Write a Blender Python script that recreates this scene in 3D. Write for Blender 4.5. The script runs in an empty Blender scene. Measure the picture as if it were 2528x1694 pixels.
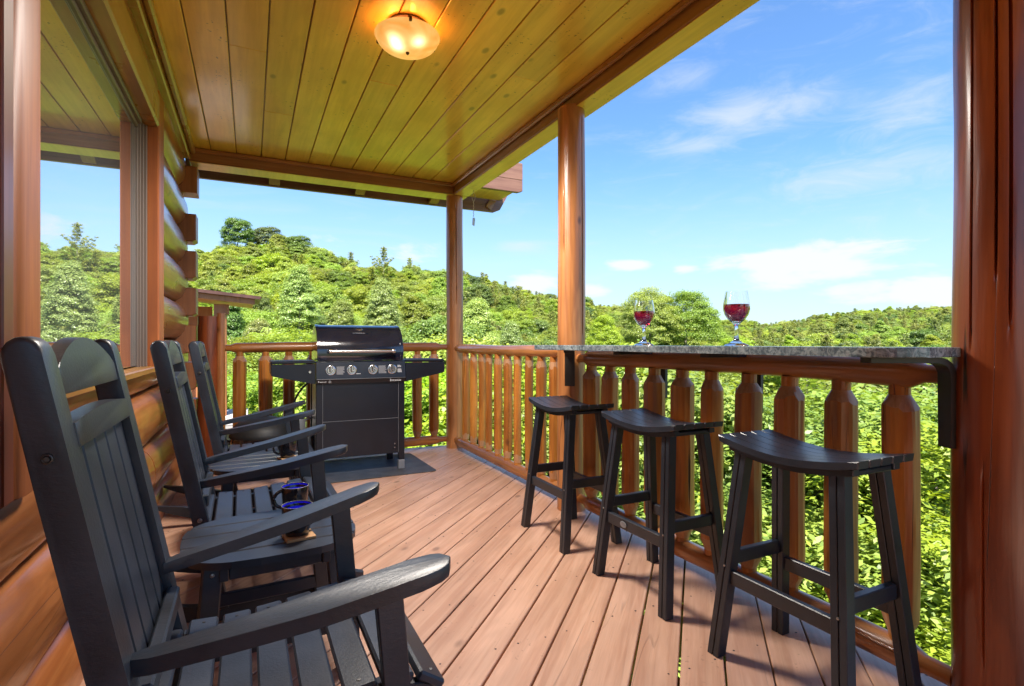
import bpy, bmesh, math, random
import numpy as np
from mathutils import Vector, Matrix, noise

random.seed(7)
rng = np.random.default_rng(7)
R = math.radians
PI = math.pi
scene = bpy.context.scene
COL = scene.collection

# ------------------------------------------------------------------ camera
YAW = R(26)
CAM_Z = 1.16
cam_data = bpy.data.cameras.new('camera')
cam_data.sensor_width = 36.0
cam_data.lens = 1322.0 / 2528.0 * 36.0
cam_data.clip_start = 0.05
cam_data.clip_end = 3000.0
cam = bpy.data.objects.new('camera', cam_data)
COL.objects.link(cam)
cam.location = (0, 0, CAM_Z)
cam.rotation_euler = (R(90), 0, -YAW)
scene.camera = cam

# ------------------------------------------------------------------ world: daylight sky with clouds
SUN_DIR = Vector((-0.15, -0.45, 0.95)).normalized()       # towards the sun: high, behind the cabin
SUN_EL = math.asin(SUN_DIR.z)
SUN_AZ = math.atan2(SUN_DIR.x, SUN_DIR.y)
world = bpy.data.worlds.new('World')
scene.world = world
world.use_nodes = True


class NT:
    """small helper to wire node trees"""

    def __init__(self, tree):
        self.t = tree
        self.n = tree.nodes
        self.l = tree.links

    def add(self, kind, ins=None, **props):
        nd = self.n.new(kind)
        for k, v in props.items():
            setattr(nd, k, v)
        if ins:
            for k, v in ins.items():
                self.put(nd.inputs[k], v)
        return nd

    def put(self, sock, v):
        if isinstance(v, bpy.types.NodeSocket):
            self.l.new(v, sock)
        elif isinstance(v, bpy.types.Node):
            self.l.new(v.outputs[0], sock)
        else:
            sock.default_value = v

    def math(self, op, a, b=None, c=None, clamp=False):
        nd = self.n.new('ShaderNodeMath')
        nd.operation = op
        nd.use_clamp = clamp
        self.put(nd.inputs[0], a)
        if b is not None:
            self.put(nd.inputs[1], b)
        if c is not None:
            self.put(nd.inputs[2], c)
        return nd.outputs[0]

    def vmath(self, op, a, b=None):
        nd = self.n.new('ShaderNodeVectorMath')
        nd.operation = op
        self.put(nd.inputs[0], a)
        if b is not None:
            self.put(nd.inputs[1], b)
        return nd.outputs[0]

    def mixc(self, fac, a, b, blend='MIX'):
        nd = self.n.new('ShaderNodeMix')
        nd.data_type = 'RGBA'
        nd.blend_type = blend
        self.put(nd.inputs[0], fac)
        self.put(nd.inputs[6], a)
        self.put(nd.inputs[7], b)
        return nd.outputs[2]

    def smooth(self, v, lo, hi, to0=0.0, to1=1.0):
        nd = self.n.new('ShaderNodeMapRange')
        nd.interpolation_type = 'SMOOTHSTEP'
        self.put(nd.inputs[0], v)
        nd.inputs[1].default_value = lo
        nd.inputs[2].default_value = hi
        nd.inputs[3].default_value = to0
        nd.inputs[4].default_value = to1
        return nd.outputs[0]

    def ramp(self, v, stops):
        nd = self.n.new('ShaderNodeValToRGB')
        cr = nd.color_ramp
        while len(cr.elements) < len(stops):
            cr.elements.new(0.5)
        for e, (p, c) in zip(cr.elements, stops):
            e.position = p
            e.color = tuple(c) + (1,) if len(c) == 3 else c
        self.put(nd.inputs[0], v)
        return nd.outputs[0]


def build_world():
    t = NT(world.node_tree)
    t.n.clear()
    out = t.add('ShaderNodeOutputWorld')
    bg = t.add('ShaderNodeBackground')
    bg.inputs['Strength'].default_value = 0.108
    sky = t.add('ShaderNodeTexSky')
    sky.sky_type = 'NISHITA'
    sky.sun_disc = False
    sky.sun_elevation = SUN_EL
    sky.sun_rotation = SUN_AZ
    sky.altitude = 300
    sky.air_density = 1.0
    sky.dust_density = 0.4
    sky.ozone_density = 1.6
    co = t.add('ShaderNodeTexCoord').outputs['Generated']
    sep = t.add('ShaderNodeSeparateXYZ', {0: co})
    az = t.math('ARCTAN2', sep.outputs[0], sep.outputs[1])
    el = t.math('ARCSINE', sep.outputs[2])
    # soft cloud shapes: wisps high up, heaped clouds above the ridge
    mp = t.add('ShaderNodeMapping', {'Vector': co})
    mp.inputs['Scale'].default_value = (1.0, 1.0, 3.2)
    n1 = t.add('ShaderNodeTexNoise', {'Vector': mp.outputs[0], 'Scale': 9.0, 'Detail': 10.0, 'Roughness': 0.58, 'Distortion': 0.25})
    mp2 = t.add('ShaderNodeMapping', {'Vector': co})
    mp2.inputs['Scale'].default_value = (0.9, 2.2, 6.0)
    mp2.inputs['Rotation'].default_value = (0.15, 0.1, 0.4)
    n2 = t.add('ShaderNodeTexNoise', {'Vector': mp2.outputs[0], 'Scale': 4.5, 'Detail': 10.0, 'Roughness': 0.64, 'Distortion': 1.0})

    def blob(a, e, sa, se):
        u = t.math('DIVIDE', t.math('SUBTRACT', az, a), sa)
        v = t.math('DIVIDE', t.math('SUBTRACT', el, e), se)
        q = t.math('ADD', t.math('MULTIPLY', u, u), t.math('MULTIPLY', v, v))
        return t.math('EXPONENT', t.math('MULTIPLY', q, -1.0))

    def azel(px, py):
        u = (px - 1264) / 1322.0
        v = (845 - py) / 1322.0
        return YAW + math.atan(u), math.atan(v / math.sqrt(1 + u * u))

    heaps = [(2010, 652, 0.13, 0.042, 1.0), (1880, 640, 0.12, 0.028, 0.8), (1560, 655, 0.05, 0.014, 0.9), (1690, 660, 0.035, 0.012, 0.8),
             (1330, 690, 0.075, 0.026, 0.95), (1460, 720, 0.07, 0.024, 0.7), (2290, 715, 0.07, 0.034, 1.0), (2130, 715, 0.09, 0.026, 0.75),
             (1000, 640, 0.14, 0.030, 0.42), (800, 620, 0.16, 0.030, 0.4)]
    acc = None
    for px, py, sa, se, w in heaps:
        a, e = azel(px, py)
        b = t.math('MULTIPLY', blob(a, e, sa, se), w)
        acc = b if acc is None else t.math('MAXIMUM', acc, b)
    cum = t.smooth(t.math('ADD', t.math('MULTIPLY', acc, 0.55), t.math('MULTIPLY', n1.outputs[0], 0.95)), 0.66, 0.90)
    wisps = [(1860, 275, 0.11, 0.030, 1.0), (1720, 355, 0.07, 0.016, 0.75), (2150, 420, 0.16, 0.030, 0.6), (2220, 270, 0.10, 0.04, 0.45), (1270, 605, 0.06, 0.012, 0.6), (1700, 190, 0.05, 0.02, 0.45)]
    acc2 = None
    for px, py, sa, se, w in wisps:
        a, e = azel(px, py)
        b = t.math('MULTIPLY', blob(a, e, sa, se), w)
        acc2 = b if acc2 is None else t.math('MAXIMUM', acc2, b)
    wis = t.smooth(t.math('ADD', t.math('MULTIPLY', acc2, 0.40), t.math('MULTIPLY', n2.outputs[0], 0.75)), 0.34, 0.88)
    wis = t.math('MULTIPLY', wis, 0.7)
    # pale veil low over the hills
    veil = t.math('MULTIPLY', t.smooth(el, 0.0, 0.34, 1.0, 0.0), 0.70)
    skyc = t.mixc(1.0, sky.outputs[0], (0.55, 0.75, 0.93, 1), 'MULTIPLY')
    c1 = t.mixc(veil, skyc, (2.25, 2.50, 2.9, 1))
    c2 = t.mixc(wis, c1, (2.7, 2.9, 3.2, 1))
    c3 = t.mixc(t.math('MULTIPLY', cum, 0.92), c2, (3.1, 3.15, 3.3, 1))
    t.put(bg.inputs['Color'], c3)
    t.l.new(bg.outputs[0], out.inputs[0])


build_world()
world.cycles.sampling_method = 'AUTOMATIC'

sun_data = bpy.data.lights.new('sun', 'SUN')
sun_data.energy = 5.0
sun_data.angle = R(0.53)
sun_data.color = (1.0, 0.95, 0.86)
sun = bpy.data.objects.new('sun', sun_data)
COL.objects.link(sun)
sun.rotation_euler = SUN_DIR.to_track_quat('Z', 'Y').to_euler()
sun.location = (-20, -20, 40)

scene.render.engine = 'CYCLES'
scene.view_settings.view_transform = 'Standard'
scene.view_settings.look = 'None'
scene.view_settings.gamma = 1.0
scene.view_settings.use_curve_mapping = False
scene.view_settings.exposure = 1.58
scene.cycles.max_bounces = 10
scene.cycles.diffuse_bounces = 6
scene.cycles.glossy_bounces = 5
scene.cycles.transmission_bounces = 8
scene.cycles.transparent_max_bounces = 12
scene.cycles.caustics_reflective = False
scene.cycles.caustics_refractive = False
scene.cycles.use_denoising = True

# ------------------------------------------------------------------ materials
MATS = {}


def new_mat(name):
    m = bpy.data.materials.new(name)
    m.use_nodes = True
    t = NT(m.node_tree)
    b = t.n['Principled BSDF']
    MATS[name] = m
    return m, t, b


def wood(name, light, dark, axis='X', grain=1.0, rough=0.38, coat=0.25, coat_rough=0.12, knots=0.0, cracks=0.0,
         bump=0.25, var=0.14, spots=0.0, stretch=0.05, patch=0.15, peel=0.0):
    """stained timber: long grain along one local axis, tone change per piece"""
    m, t, b = new_mat(name)
    co = t.add('ShaderNodeTexCoord').outputs['Object']
    oi = t.add('ShaderNodeObjectInfo')
    off = t.vmath('MULTIPLY', oi.outputs['Random'], (37.0, 61.0, 23.0))
    v = t.vmath('ADD', co, off)
    s = {'X': (stretch, 1, 1), 'Y': (1, stretch, 1), 'Z': (1, 1, stretch)}[axis]
    mp = t.add('ShaderNodeMapping', {'Vector': v})
    mp.inputs['Scale'].default_value = s
    n1 = t.add('ShaderNodeTexNoise', {'Vector': mp, 'Scale': 38.0 * grain, 'Detail': 7.0, 'Roughness': 0.6, 'Distortion': 0.8})
    n2 = t.add('ShaderNodeTexNoise', {'Vector': v, 'Scale': 2.3, 'Detail': 3.0})
    n3 = t.add('ShaderNodeTexNoise', {'Vector': mp, 'Scale': 9.0 * grain, 'Detail': 3.0, 'Distortion': 1.5})
    g = t.math('ADD', t.math('MULTIPLY', n1.outputs[0], 0.55), t.math('MULTIPLY', n3.outputs[0], 0.45))
    col = t.mixc(t.smooth(g, 0.36, 0.66), light + (1,), dark + (1,))
    col = t.mixc(t.smooth(n2.outputs[0], 0.35, 0.7, 0.0, 0.35), col, tuple(c * 0.72 for c in dark) + (1,))
    mp3 = t.add('ShaderNodeMapping', {'Vector': v})
    mp3.inputs['Scale'].default_value = tuple(0.16 if q < 1 else 1.0 for q in s)
    n4 = t.add('ShaderNodeTexNoise', {'Vector': mp3, 'Scale': 11.0, 'Detail': 2.0, 'Distortion': 0.6})
    col = t.mixc(t.smooth(n4.outputs[0], 0.46, 0.60, 0.0, patch), col, tuple(c * 0.60 for c in dark) + (1,))
    h = t.math('ADD', g, t.math('MULTIPLY', n4.outputs[0], peel))
    if knots:
        mk = t.add('ShaderNodeMapping', {'Vector': v})
        ks = {'X': (0.55, 1, 1), 'Y': (1, 0.55, 1), 'Z': (1, 1, 0.55)}[axis]
        mk.inputs['Scale'].default_value = ks
        vo = t.add('ShaderNodeTexVoronoi', {'Vector': mk, 'Scale': 4.2})
        k = t.smooth(vo.outputs['Distance'], 0.04, 0.11, 1.0, 0.0)
        k = t.math('MULTIPLY', k, knots)
        col = t.mixc(k, col, tuple(c * 0.22 for c in dark) + (1,))
    if spots:
        ns = t.add('ShaderNodeTexNoise', {'Vector': v, 'Scale': 46.0, 'Detail': 2.0})
        nm = t.add('ShaderNodeTexNoise', {'Vector': v, 'Scale': 2.4, 'Detail': 1.0})
        sp = t.math('MULTIPLY', t.smooth(ns.outputs[0], 0.66, 0.72), t.smooth(nm.outputs[0], 0.5, 0.62))
        col = t.mixc(t.math('MULTIPLY', sp, spots), col, tuple(c * 0.3 for c in dark) + (1,))
    if cracks:
        mc = t.add('ShaderNodeMapping', {'Vector': v})
        cs = {'X': (0.035, 1, 1), 'Y': (1, 0.035, 1), 'Z': (1, 1, 0.035)}[axis]
        mc.inputs['Scale'].default_value = cs
        vc = t.add('ShaderNodeTexNoise', {'Vector': mc, 'Scale': 7.0, 'Detail': 1.0, 'Roughness': 0.4})
        nc = t.add('ShaderNodeTexNoise', {'Vector': v, 'Scale': 1.9, 'Detail': 2.0})
        dd = t.math('ABSOLUTE', t.math('SUBTRACT', vc.outputs[0], 0.52))
        ck = t.math('MULTIPLY', t.smooth(dd, 0.0008, 0.0035, 1.0, 0.0), t.smooth(nc.outputs[0], 0.47, 0.54))
        ck = t.math('MULTIPLY', ck, cracks)
        col = t.mixc(ck, col, tuple(c * 0.12 for c in dark) + (1,))
        h = t.math('SUBTRACT', h, t.math('MULTIPLY', ck, 1.5))
    vv = t.math('ADD', 1.0 - var, t.math('MULTIPLY', oi.outputs['Random'], 2 * var))
    hs = t.add('ShaderNodeHueSaturation', {'Color': col, 'Value': vv})
    t.put(b.inputs['Base Color'], hs.outputs[0])
    rr = t.math('ADD', rough - 0.08, t.math('MULTIPLY', n2.outputs[0], 0.18))
    t.put(b.inputs['Roughness'], rr)
    b.inputs['Coat Weight'].default_value = coat
    b.inputs['Coat Roughness'].default_value = coat_rough
    bp = t.add('ShaderNodeBump', {'Height': h, 'Strength': bump, 'Distance': 0.006})
    t.put(b.inputs['Normal'], bp.outputs[0])
    return m


def plain(name, col, rough=0.4, metal=0.0, coat=0.0, grain=0.0, gscale=300.0, var=0.0, ior=1.5, gstretch=None):
    m, t, b = new_mat(name)
    b.inputs['Base Color'].default_value = tuple(col) + (1,)
    b.inputs['Roughness'].default_value = rough
    b.inputs['Metallic'].default_value = metal
    b.inputs['Coat Weight'].default_value = coat
    b.inputs['Coat Roughness'].default_value = 0.05
    b.inputs['IOR'].default_value = ior
    co = t.add('ShaderNodeTexCoord').outputs['Object']
    n2 = t.add('ShaderNodeTexNoise', {'Vector': co, 'Scale': 7.0, 'Detail': 4.0})
    if var:
        c = t.mixc(t.smooth(n2.outputs[0], 0.3, 0.7), tuple(x * (1 - var) for x in col) + (1,), tuple(min(1, x * (1 + var)) for x in col) + (1,))
        t.put(b.inputs['Base Color'], c)
    t.put(b.inputs['Roughness'], t.math('ADD', rough - 0.06, t.math('MULTIPLY', n2.outputs[0], 0.12)))
    if grain:
        mp = t.add('ShaderNodeMapping', {'Vector': co})
        if gstretch:
            mp.inputs['Scale'].default_value = gstretch
        n = t.add('ShaderNodeTexNoise', {'Vector': mp, 'Scale': gscale, 'Detail': 4.0, 'Roughness': 0.65})
        bp = t.add('ShaderNodeBump', {'Height': n.outputs[0], 'Strength': grain, 'Distance': 0.0025})
        t.put(b.inputs['Normal'], bp.outputs[0])
    return m


W_DECK = wood('deck_boards', (0.69, 0.42, 0.285), (0.53, 0.285, 0.18), 'X', 1.0, 0.46, 0.08, 0.3, knots=0.55, cracks=0.22, bump=0.7, var=0.08, spots=0.3, patch=0.22)
W_CEIL = wood('ceiling_boards', (0.88, 0.54, 0.085), (0.74, 0.42, 0.055), 'Y', 0.8, 0.32, 0.4, 0.12, knots=0.65, bump=0.16, var=0.13, spots=0.95, patch=0.15)
W_BEAM_X = wood('beam_timber_x', (0.36, 0.15, 0.05), (0.25, 0.09, 0.028), 'X', 0.9, 0.4, 0.25, 0.2, bump=0.2)
W_BEAM_Y = wood('beam_timber_y', (0.40, 0.20, 0.05), (0.29, 0.13, 0.032), 'Y', 0.9, 0.36, 0.3, 0.2, bump=0.2)
W_LOG_Y = wood('wall_log_timber', (0.47, 0.172, 0.05), (0.31, 0.095, 0.025), 'Y', 0.7, 0.30, 0.5, 0.14, knots=0.5, cracks=0.6, bump=0.35, var=0.12, patch=0.4, peel=1.2)
W_LOG_X = wood('rail_log_timber_x', (0.55, 0.215, 0.046), (0.38, 0.125, 0.026), 'X', 0.8, 0.34, 0.35, 0.15, knots=0.6, cracks=0.5, bump=0.5, patch=0.4, peel=1.6)
W_RAIL_Y = wood('rail_log_timber_y', (0.58, 0.25, 0.075), (0.41, 0.15, 0.04), 'Y', 0.8, 0.32, 0.45, 0.14, knots=0.7, cracks=0.6, bump=0.5, patch=0.4, peel=1.6)
W_BAL = wood('baluster_timber', (0.64, 0.265, 0.045), (0.41, 0.125, 0.02), 'Z', 0.8, 0.38, 0.25, 0.2, knots=0.65, cracks=1.0, bump=0.7, var=0.24, patch=0.5, peel=1.8)
W_POST = wood('post_timber', (0.60, 0.255, 0.085), (0.42, 0.15, 0.045), 'Z', 0.9, 0.34, 0.35, 0.16, knots=0.9, cracks=1.0, bump=0.4, var=0.06, patch=0.5, peel=1.2)
W_POST_RED = wood('red_post_timber', (0.36, 0.088, 0.021), (0.22, 0.045, 0.011), 'Z', 0.9, 0.34, 0.35, 0.16, knots=0.85, cracks=1.0, bump=0.35, var=0.04, patch=0.6, peel=0.8)
W_TRIM_Z = wood('window_casing_timber', (0.42, 0.125, 0.026), (0.29, 0.075, 0.017), 'Z', 0.9, 0.50, 0.10, 0.4, bump=0.2, var=0.03, patch=0.25)
W_TRIM_Y = wood('head_casing_timber', (0.42, 0.20, 0.05), (0.32, 0.14, 0.035), 'Y', 0.9, 0.28, 0.5, 0.14, bump=0.15, var=0.05)
W_CUT = wood('hewn_cut_timber', (0.60, 0.33, 0.17), (0.45, 0.21, 0.09), 'Z', 1.6, 0.5, 0.15, 0.3, bump=0.8, var=0.1)
W_EDGE = wood('casing_edge_timber', (0.20, 0.045, 0.014), (0.13, 0.026, 0.009), 'Z', 0.9, 0.4, 0.3, 0.2, bump=0.15, var=0.03)
W_FASCIA = wood('fascia_timber', (0.30, 0.15, 0.10), (0.20, 0.09, 0.06), 'X', 0.9, 0.5, 0.1, 0.3, cracks=0.4, bump=0.3, patch=0.2)
W_END = wood('cut_log_end_timber', (0.36, 0.14, 0.05), (0.24, 0.085, 0.03), 'Z', 1.2, 0.45, 0.2, 0.2, bump=0.3)
W_FAR = wood('neighbour_timber', (0.52, 0.20, 0.08), (0.40, 0.135, 0.05), 'Z', 0.8, 0.5, 0.1, 0.3, bump=0.3)
W_FAR_DECK = wood('weathered_boards', (0.50, 0.46, 0.44), (0.36, 0.32, 0.31), 'X', 1.2, 0.6, 0.0, bump=0.3)
W_COASTER = wood('coaster_wood', (0.60, 0.36, 0.17), (0.42, 0.22, 0.09), 'X', 2.2, 0.55, 0.0, bump=0.2)
POLY = plain('black_poly_lumber', (0.021, 0.025, 0.034), 0.37, grain=0.28, gscale=110.0, var=0.25, gstretch=(0.5, 1, 1))
POLY_SEAT = plain('black_slat_lumber', (0.024, 0.029, 0.041), 0.35, grain=0.22, gscale=150.0, var=0.2)
STEEL = plain('stainless_steel', (0.62, 0.60, 0.58), 0.22, metal=1.0, grain=0.1, gscale=200)
BOLT = plain('bolt_steel', (0.35, 0.34, 0.33), 0.35, metal=1.0)
BLACKMETAL = plain('black_bracket_steel', (0.030, 0.024, 0.020), 0.42, coat=0.1, var=0.15)
ENAMEL = plain('black_enamel', (0.008, 0.012, 0.026), 0.12, coat=0.7, var=0.2)  # blue tint paints in the sky reflection on the grill lid
GRILLPAINT = plain('grill_black_paint', (0.004, 0.006, 0.012), 0.36, coat=0.05, grain=0.12, gscale=500.0, var=0.2)
PRINT = plain('white_print', (0.62, 0.62, 0.62), 0.6)
PRINT_DIM = plain('grey_print', (0.30, 0.30, 0.31), 0.6)
RUBBER = plain('black_rubber', (0.018, 0.018, 0.018), 0.55)
MAT_RUBBER = plain('charcoal_mat', (0.055, 0.055, 0.06), 0.55, grain=0.4, gscale=400.0, var=0.35)
GREYCAP = plain('grey_foot_plastic', (0.22, 0.23, 0.25), 0.45)
MUG_OUT = plain('mug_glaze_black', (0.012, 0.010, 0.014), 0.16, coat=0.4)
MUG_IN = plain('mug_glaze_blue', (0.045, 0.045, 0.80), 0.40)
VINYL = plain('window_vinyl', (0.15, 0.115, 0.095), 0.35, grain=0.15, gscale=300)
BRONZE = plain('bronze_clip', (0.10, 0.05, 0.02), 0.35, metal=0.8)
TANKGREY = plain('tank_grey', (0.20, 0.21, 0.23), 0.35, var=0.15)
TWINE = plain('twine', (0.55, 0.42, 0.25), 0.8)
PLASTIC = plain('clear_tag', (0.55, 0.60, 0.62), 0.2)
SHADOWBOX = plain('dark_interior', (0.02, 0.018, 0.016), 0.9)
JOIST = plain('pressure_treated_joist', (0.30, 0.22, 0.12), 0.8, var=0.3)
ROOFING = plain('roof_shingle', (0.10, 0.085, 0.075), 0.9, grain=0.5, gscale=60, var=0.3)
ROOF_BROWN = plain('brown_metal_roof_edge', (0.10, 0.045, 0.035), 0.5, var=0.2)


def counter_mat():
    m, t, b = new_mat('grey_granite_laminate')
    co = t.add('ShaderNodeTexCoord').outputs['Object']
    n1 = t.add('ShaderNodeTexNoise', {'Vector': co, 'Scale': 42.0, 'Detail': 8.0, 'Roughness': 0.7, 'Distortion': 1.4})
    n2 = t.add('ShaderNodeTexNoise', {'Vector': co, 'Scale': 9.0, 'Detail': 3.0})
    f = t.math('ADD', t.math('MULTIPLY', n1.outputs[0], 0.75), t.math('MULTIPLY', n2.outputs[0], 0.25))
    c = t.ramp(f, [(0.30, (0.028, 0.038, 0.055)), (0.46, (0.10, 0.135, 0.16)), (0.55, (0.27, 0.33, 0.35)), (0.70, (0.48, 0.55, 0.57))])
    t.put(b.inputs['Base Color'], c)
    b.inputs['Roughness'].default_value = 0.22
    b.inputs['Coat Weight'].default_value = 0.3
    return m


COUNTER = counter_mat()


def pane_mat():
    m, t, b = new_mat('reflective_window_glass')
    b.inputs['Base Color'].default_value = (0.80, 0.84, 0.86, 1)
    b.inputs['Metallic'].default_value = 0.95
    b.inputs['Roughness'].default_value = 0.012
    return m


PANE = pane_mat()


def glass_mat():
    m, t, b = new_mat('clear_glass')
    b.inputs['Base Color'].default_value = (1, 1, 1, 1)
    b.inputs['Roughness'].default_value = 0.0
    b.inputs['IOR'].default_value = 1.45
    b.inputs['Transmission Weight'].default_value = 1.0
    return m


GLASS = glass_mat()


def wine_mat():
    m, t, b = new_mat('red_wine')
    b.inputs['Base Color'].default_value = (0.42, 0.008, 0.03, 1)
    b.inputs['Roughness'].default_value = 0.0
    b.inputs['IOR'].default_value = 1.33
    b.inputs['Transmission Weight'].default_value = 0.85
    return m


WINE = wine_mat()


def lamp_mat(cx, cy, cz):
    m, t, b = new_mat('lit_alabaster_glass')
    co = t.add('ShaderNodeTexCoord').outputs['Object']
    n = t.add('ShaderNodeTexNoise', {'Vector': co, 'Scale': 9.0, 'Detail': 5.0, 'Distortion': 2.0})
    hot = None  # bulb hot spots painted into the emission of the bowl
    for p in ((-0.085, -0.064, -0.136), (0.034, -0.10, -0.136), (-0.06, -0.02, -0.145)):
        d = t.add('ShaderNodeVectorMath', {0: co, 1: p}, operation='DISTANCE').outputs['Value']
        g = t.math('EXPONENT', t.math('MULTIPLY', t.math('MULTIPLY', d, d), -620.0))
        hot = g if hot is None else t.math('ADD', hot, g)
    base = t.ramp(n.outputs[0], [(0.3, (1.0, 0.38, 0.055)), (0.62, (1.0, 0.56, 0.15))])
    col = t.mixc(t.math('MINIMUM', hot, 1.0), base, (1.0, 0.78, 0.42, 1))
    st = t.math('ADD', 0.27, t.math('MULTIPLY', hot, 0.55))
    b.inputs['Base Color'].default_value = (0.5, 0.28, 0.10, 1)
    b.inputs['Roughness'].default_value = 0.3
    t.put(b.inputs['Emission Color'], col)
    t.put(b.inputs['Emission Strength'], st)
    return m


def leaf_mat(name, a, bcol, dark, trans=0.32, rough=0.42):
    m, t, b = new_mat(name)
    geo = t.add('ShaderNodeNewGeometry')
    oi = t.add('ShaderNodeObjectInfo')
    c = t.mixc(geo.outputs['Random Per Island'], a + (1,), bcol + (1,))
    c = t.mixc(t.smooth(geo.outputs['Random Per Island'], 0.80, 1.0, 0, 0.6), c, dark + (1,))
    hue = t.math('ADD', 0.478, t.math('MULTIPLY', oi.outputs['Random'], 0.042))
    val = t.math('ADD', 0.72, t.math('MULTIPLY', t.math('FRACT', t.math('MULTIPLY', oi.outputs['Random'], 7.31)), 0.5))
    sat = t.math('ADD', 0.85, t.math('MULTIPLY', t.math('FRACT', t.math('MULTIPLY', oi.outputs['Random'], 3.7)), 0.2))
    hs = t.add('ShaderNodeHueSaturation', {'Color': c, 'Hue': hue, 'Value': val, 'Saturation': sat})
    t.put(b.inputs['Base Color'], hs.outputs[0])
    b.inputs['Roughness'].default_value = rough
    tr = t.add('ShaderNodeBsdfTranslucent', {'Color': t.mixc(1.0, hs.outputs[0], (1.25, 1.2, 0.5, 1), 'MULTIPLY')})
    mx = t.add('ShaderNodeMixShader')
    mx.inputs[0].default_value = trans
    t.l.new(b.outputs[0], mx.inputs[1])
    t.l.new(tr.outputs[0], mx.inputs[2])
    t.l.new(mx.outputs[0], t.n['Material Output'].inputs[0])
    return m


LEAF = leaf_mat('broadleaf_foliage', (0.35, 0.425, 0.048), (0.25, 0.345, 0.04), (0.13, 0.22, 0.028), 0.40)
LEAF_NEAR = leaf_mat('near_broadleaf_foliage', (0.33, 0.44, 0.035), (0.21, 0.33, 0.03), (0.08, 0.17, 0.02), 0.40, 0.45)
LEAF_PALE = leaf_mat('pale_broadleaf_foliage', (0.42, 0.48, 0.13), (0.28, 0.37, 0.07), (0.12, 0.21, 0.03), 0.32, 0.34)
LEAF_DARK = leaf_mat('dark_broadleaf_foliage', (0.17, 0.26, 0.04), (0.12, 0.19, 0.032), (0.06, 0.12, 0.02), 0.30)
NEEDLE = leaf_mat('pine_needles', (0.30, 0.34, 0.05), (0.21, 0.26, 0.04), (0.12, 0.17, 0.03), 0.28, 0.5)
BARK = plain('tree_bark', (0.14, 0.115, 0.09), 0.85, grain=0.8, gscale=14.0, var=0.4)
BARK_PALE = plain('pale_tree_bark', (0.30, 0.26, 0.21), 0.85, grain=0.8, gscale=14.0, var=0.3)


def ground_mat():
    m, t, b = new_mat('forest_floor')
    co = t.add('ShaderNodeTexCoord').outputs['Object']
    n = t.add('ShaderNodeTexNoise', {'Vector': co, 'Scale': 0.35, 'Detail': 8.0, 'Roughness': 0.7})
    c = t.ramp(n.outputs[0], [(0.3, (0.05, 0.06, 0.018)), (0.5, (0.075, 0.10, 0.022)), (0.7, (0.12, 0.10, 0.05))])
    t.put(b.inputs['Base Color'], c)
    b.inputs['Roughness'].default_value = 0.95
    return m


GROUND = ground_mat()

# ------------------------------------------------------------------ object helpers


def tag(o, label=None, cat=None, group=None, kind=None):
    if label:
        o['label'] = label
    if cat:
        o['category'] = cat
    if group:
        o['group'] = group
    if kind:
        o['kind'] = kind
    return o


def thing(name, label, cat, loc=(0, 0, 0), rz=0.0, group=None, kind=None):
    o = bpy.data.objects.new(name, None)
    o.empty_display_size = 0.2
    COL.objects.link(o)
    o.location = loc
    o.rotation_euler = (0, 0, rz)
    if kind:
        o['kind'] = kind
    return tag(o, label, cat, group)


def link_mesh(name, me, mat, parent=None, loc=None, rot=None):
    if mat is not None and not me.materials:
        me.materials.append(mat)
    o = bpy.data.objects.new(name, me)
    COL.objects.link(o)
    if parent is not None:
        o.parent = parent
    if loc is not None:
        o.location = loc
    if rot is not None:
        o.rotation_euler = rot
    return o


def obj(name, bm, mat, parent=None, smooth=False, loc=None, rot=None, sharp=None):
    bmesh.ops.recalc_face_normals(bm, faces=bm.faces)
    me = bpy.data.meshes.new(name)
    bm.to_mesh(me)
    bm.free()
    if smooth:
        me.polygons.foreach_set('use_smooth', [True] * len(me.polygons))
        me.set_sharp_from_angle(angle=R(sharp if sharp else 40))
    return link_mesh(name, me, mat, parent, loc, rot)


def copy_tree(o, parent=None):
    c = o.copy()
    COL.objects.link(c)
    if parent is not None:
        c.parent = parent
    for ch in list(o.children):
        copy_tree(ch, c)
    return c


def BM():
    return bmesh.new()


def add_box(bm, x0, x1, y0, y1, z0, z1, bev=0.0, seg=1, mtx=None):
    vs = [bm.verts.new((x, y, z)) for x in (x0, x1) for y in (y0, y1) for z in (z0, z1)]
    idx = [(0, 1, 3, 2), (4, 6, 7, 5), (0, 4, 5, 1), (2, 3, 7, 6), (0, 2, 6, 4), (1, 5, 7, 3)]
    fs = [bm.faces.new([vs[i] for i in f]) for f in idx]
    if bev:
        es = list({e for f in fs for e in f.edges})
        r = bmesh.ops.bevel(bm, geom=es, offset=bev, segments=seg, profile=0.5, affect='EDGES')
        vs = list({v for f in r['faces'] for v in f.verts} | {v for v in vs if v.is_valid})
    if mtx is not None:
        bmesh.ops.transform(bm, matrix=mtx, verts=[v for v in vs if v.is_valid])
    return bm


def add_bar(bm, a, b, w, h, bev=0.0, roll=0.0, ref=(0, 0, 1)):
    """rectangular bar from a to b; h measured towards ref, w across"""
    a = Vector(a)
    b = Vector(b)
    d = b - a
    L = d.length
    x = d.normalized()
    rf = Vector(ref)
    y = rf.cross(x)
    if y.length < 1e-5:
        y = Vector((0, 1, 0)).cross(x)
    y.normalize()
    z = x.cross(y)
    m = Matrix((x, y, z)).transposed().to_4x4()
    m.translation = a
    if roll:
        m = m @ Matrix.Rotation(roll, 4, 'X')
    return add_box(bm, 0, L, -w / 2, w / 2, -h / 2, h / 2, bev, 1, m)


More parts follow.
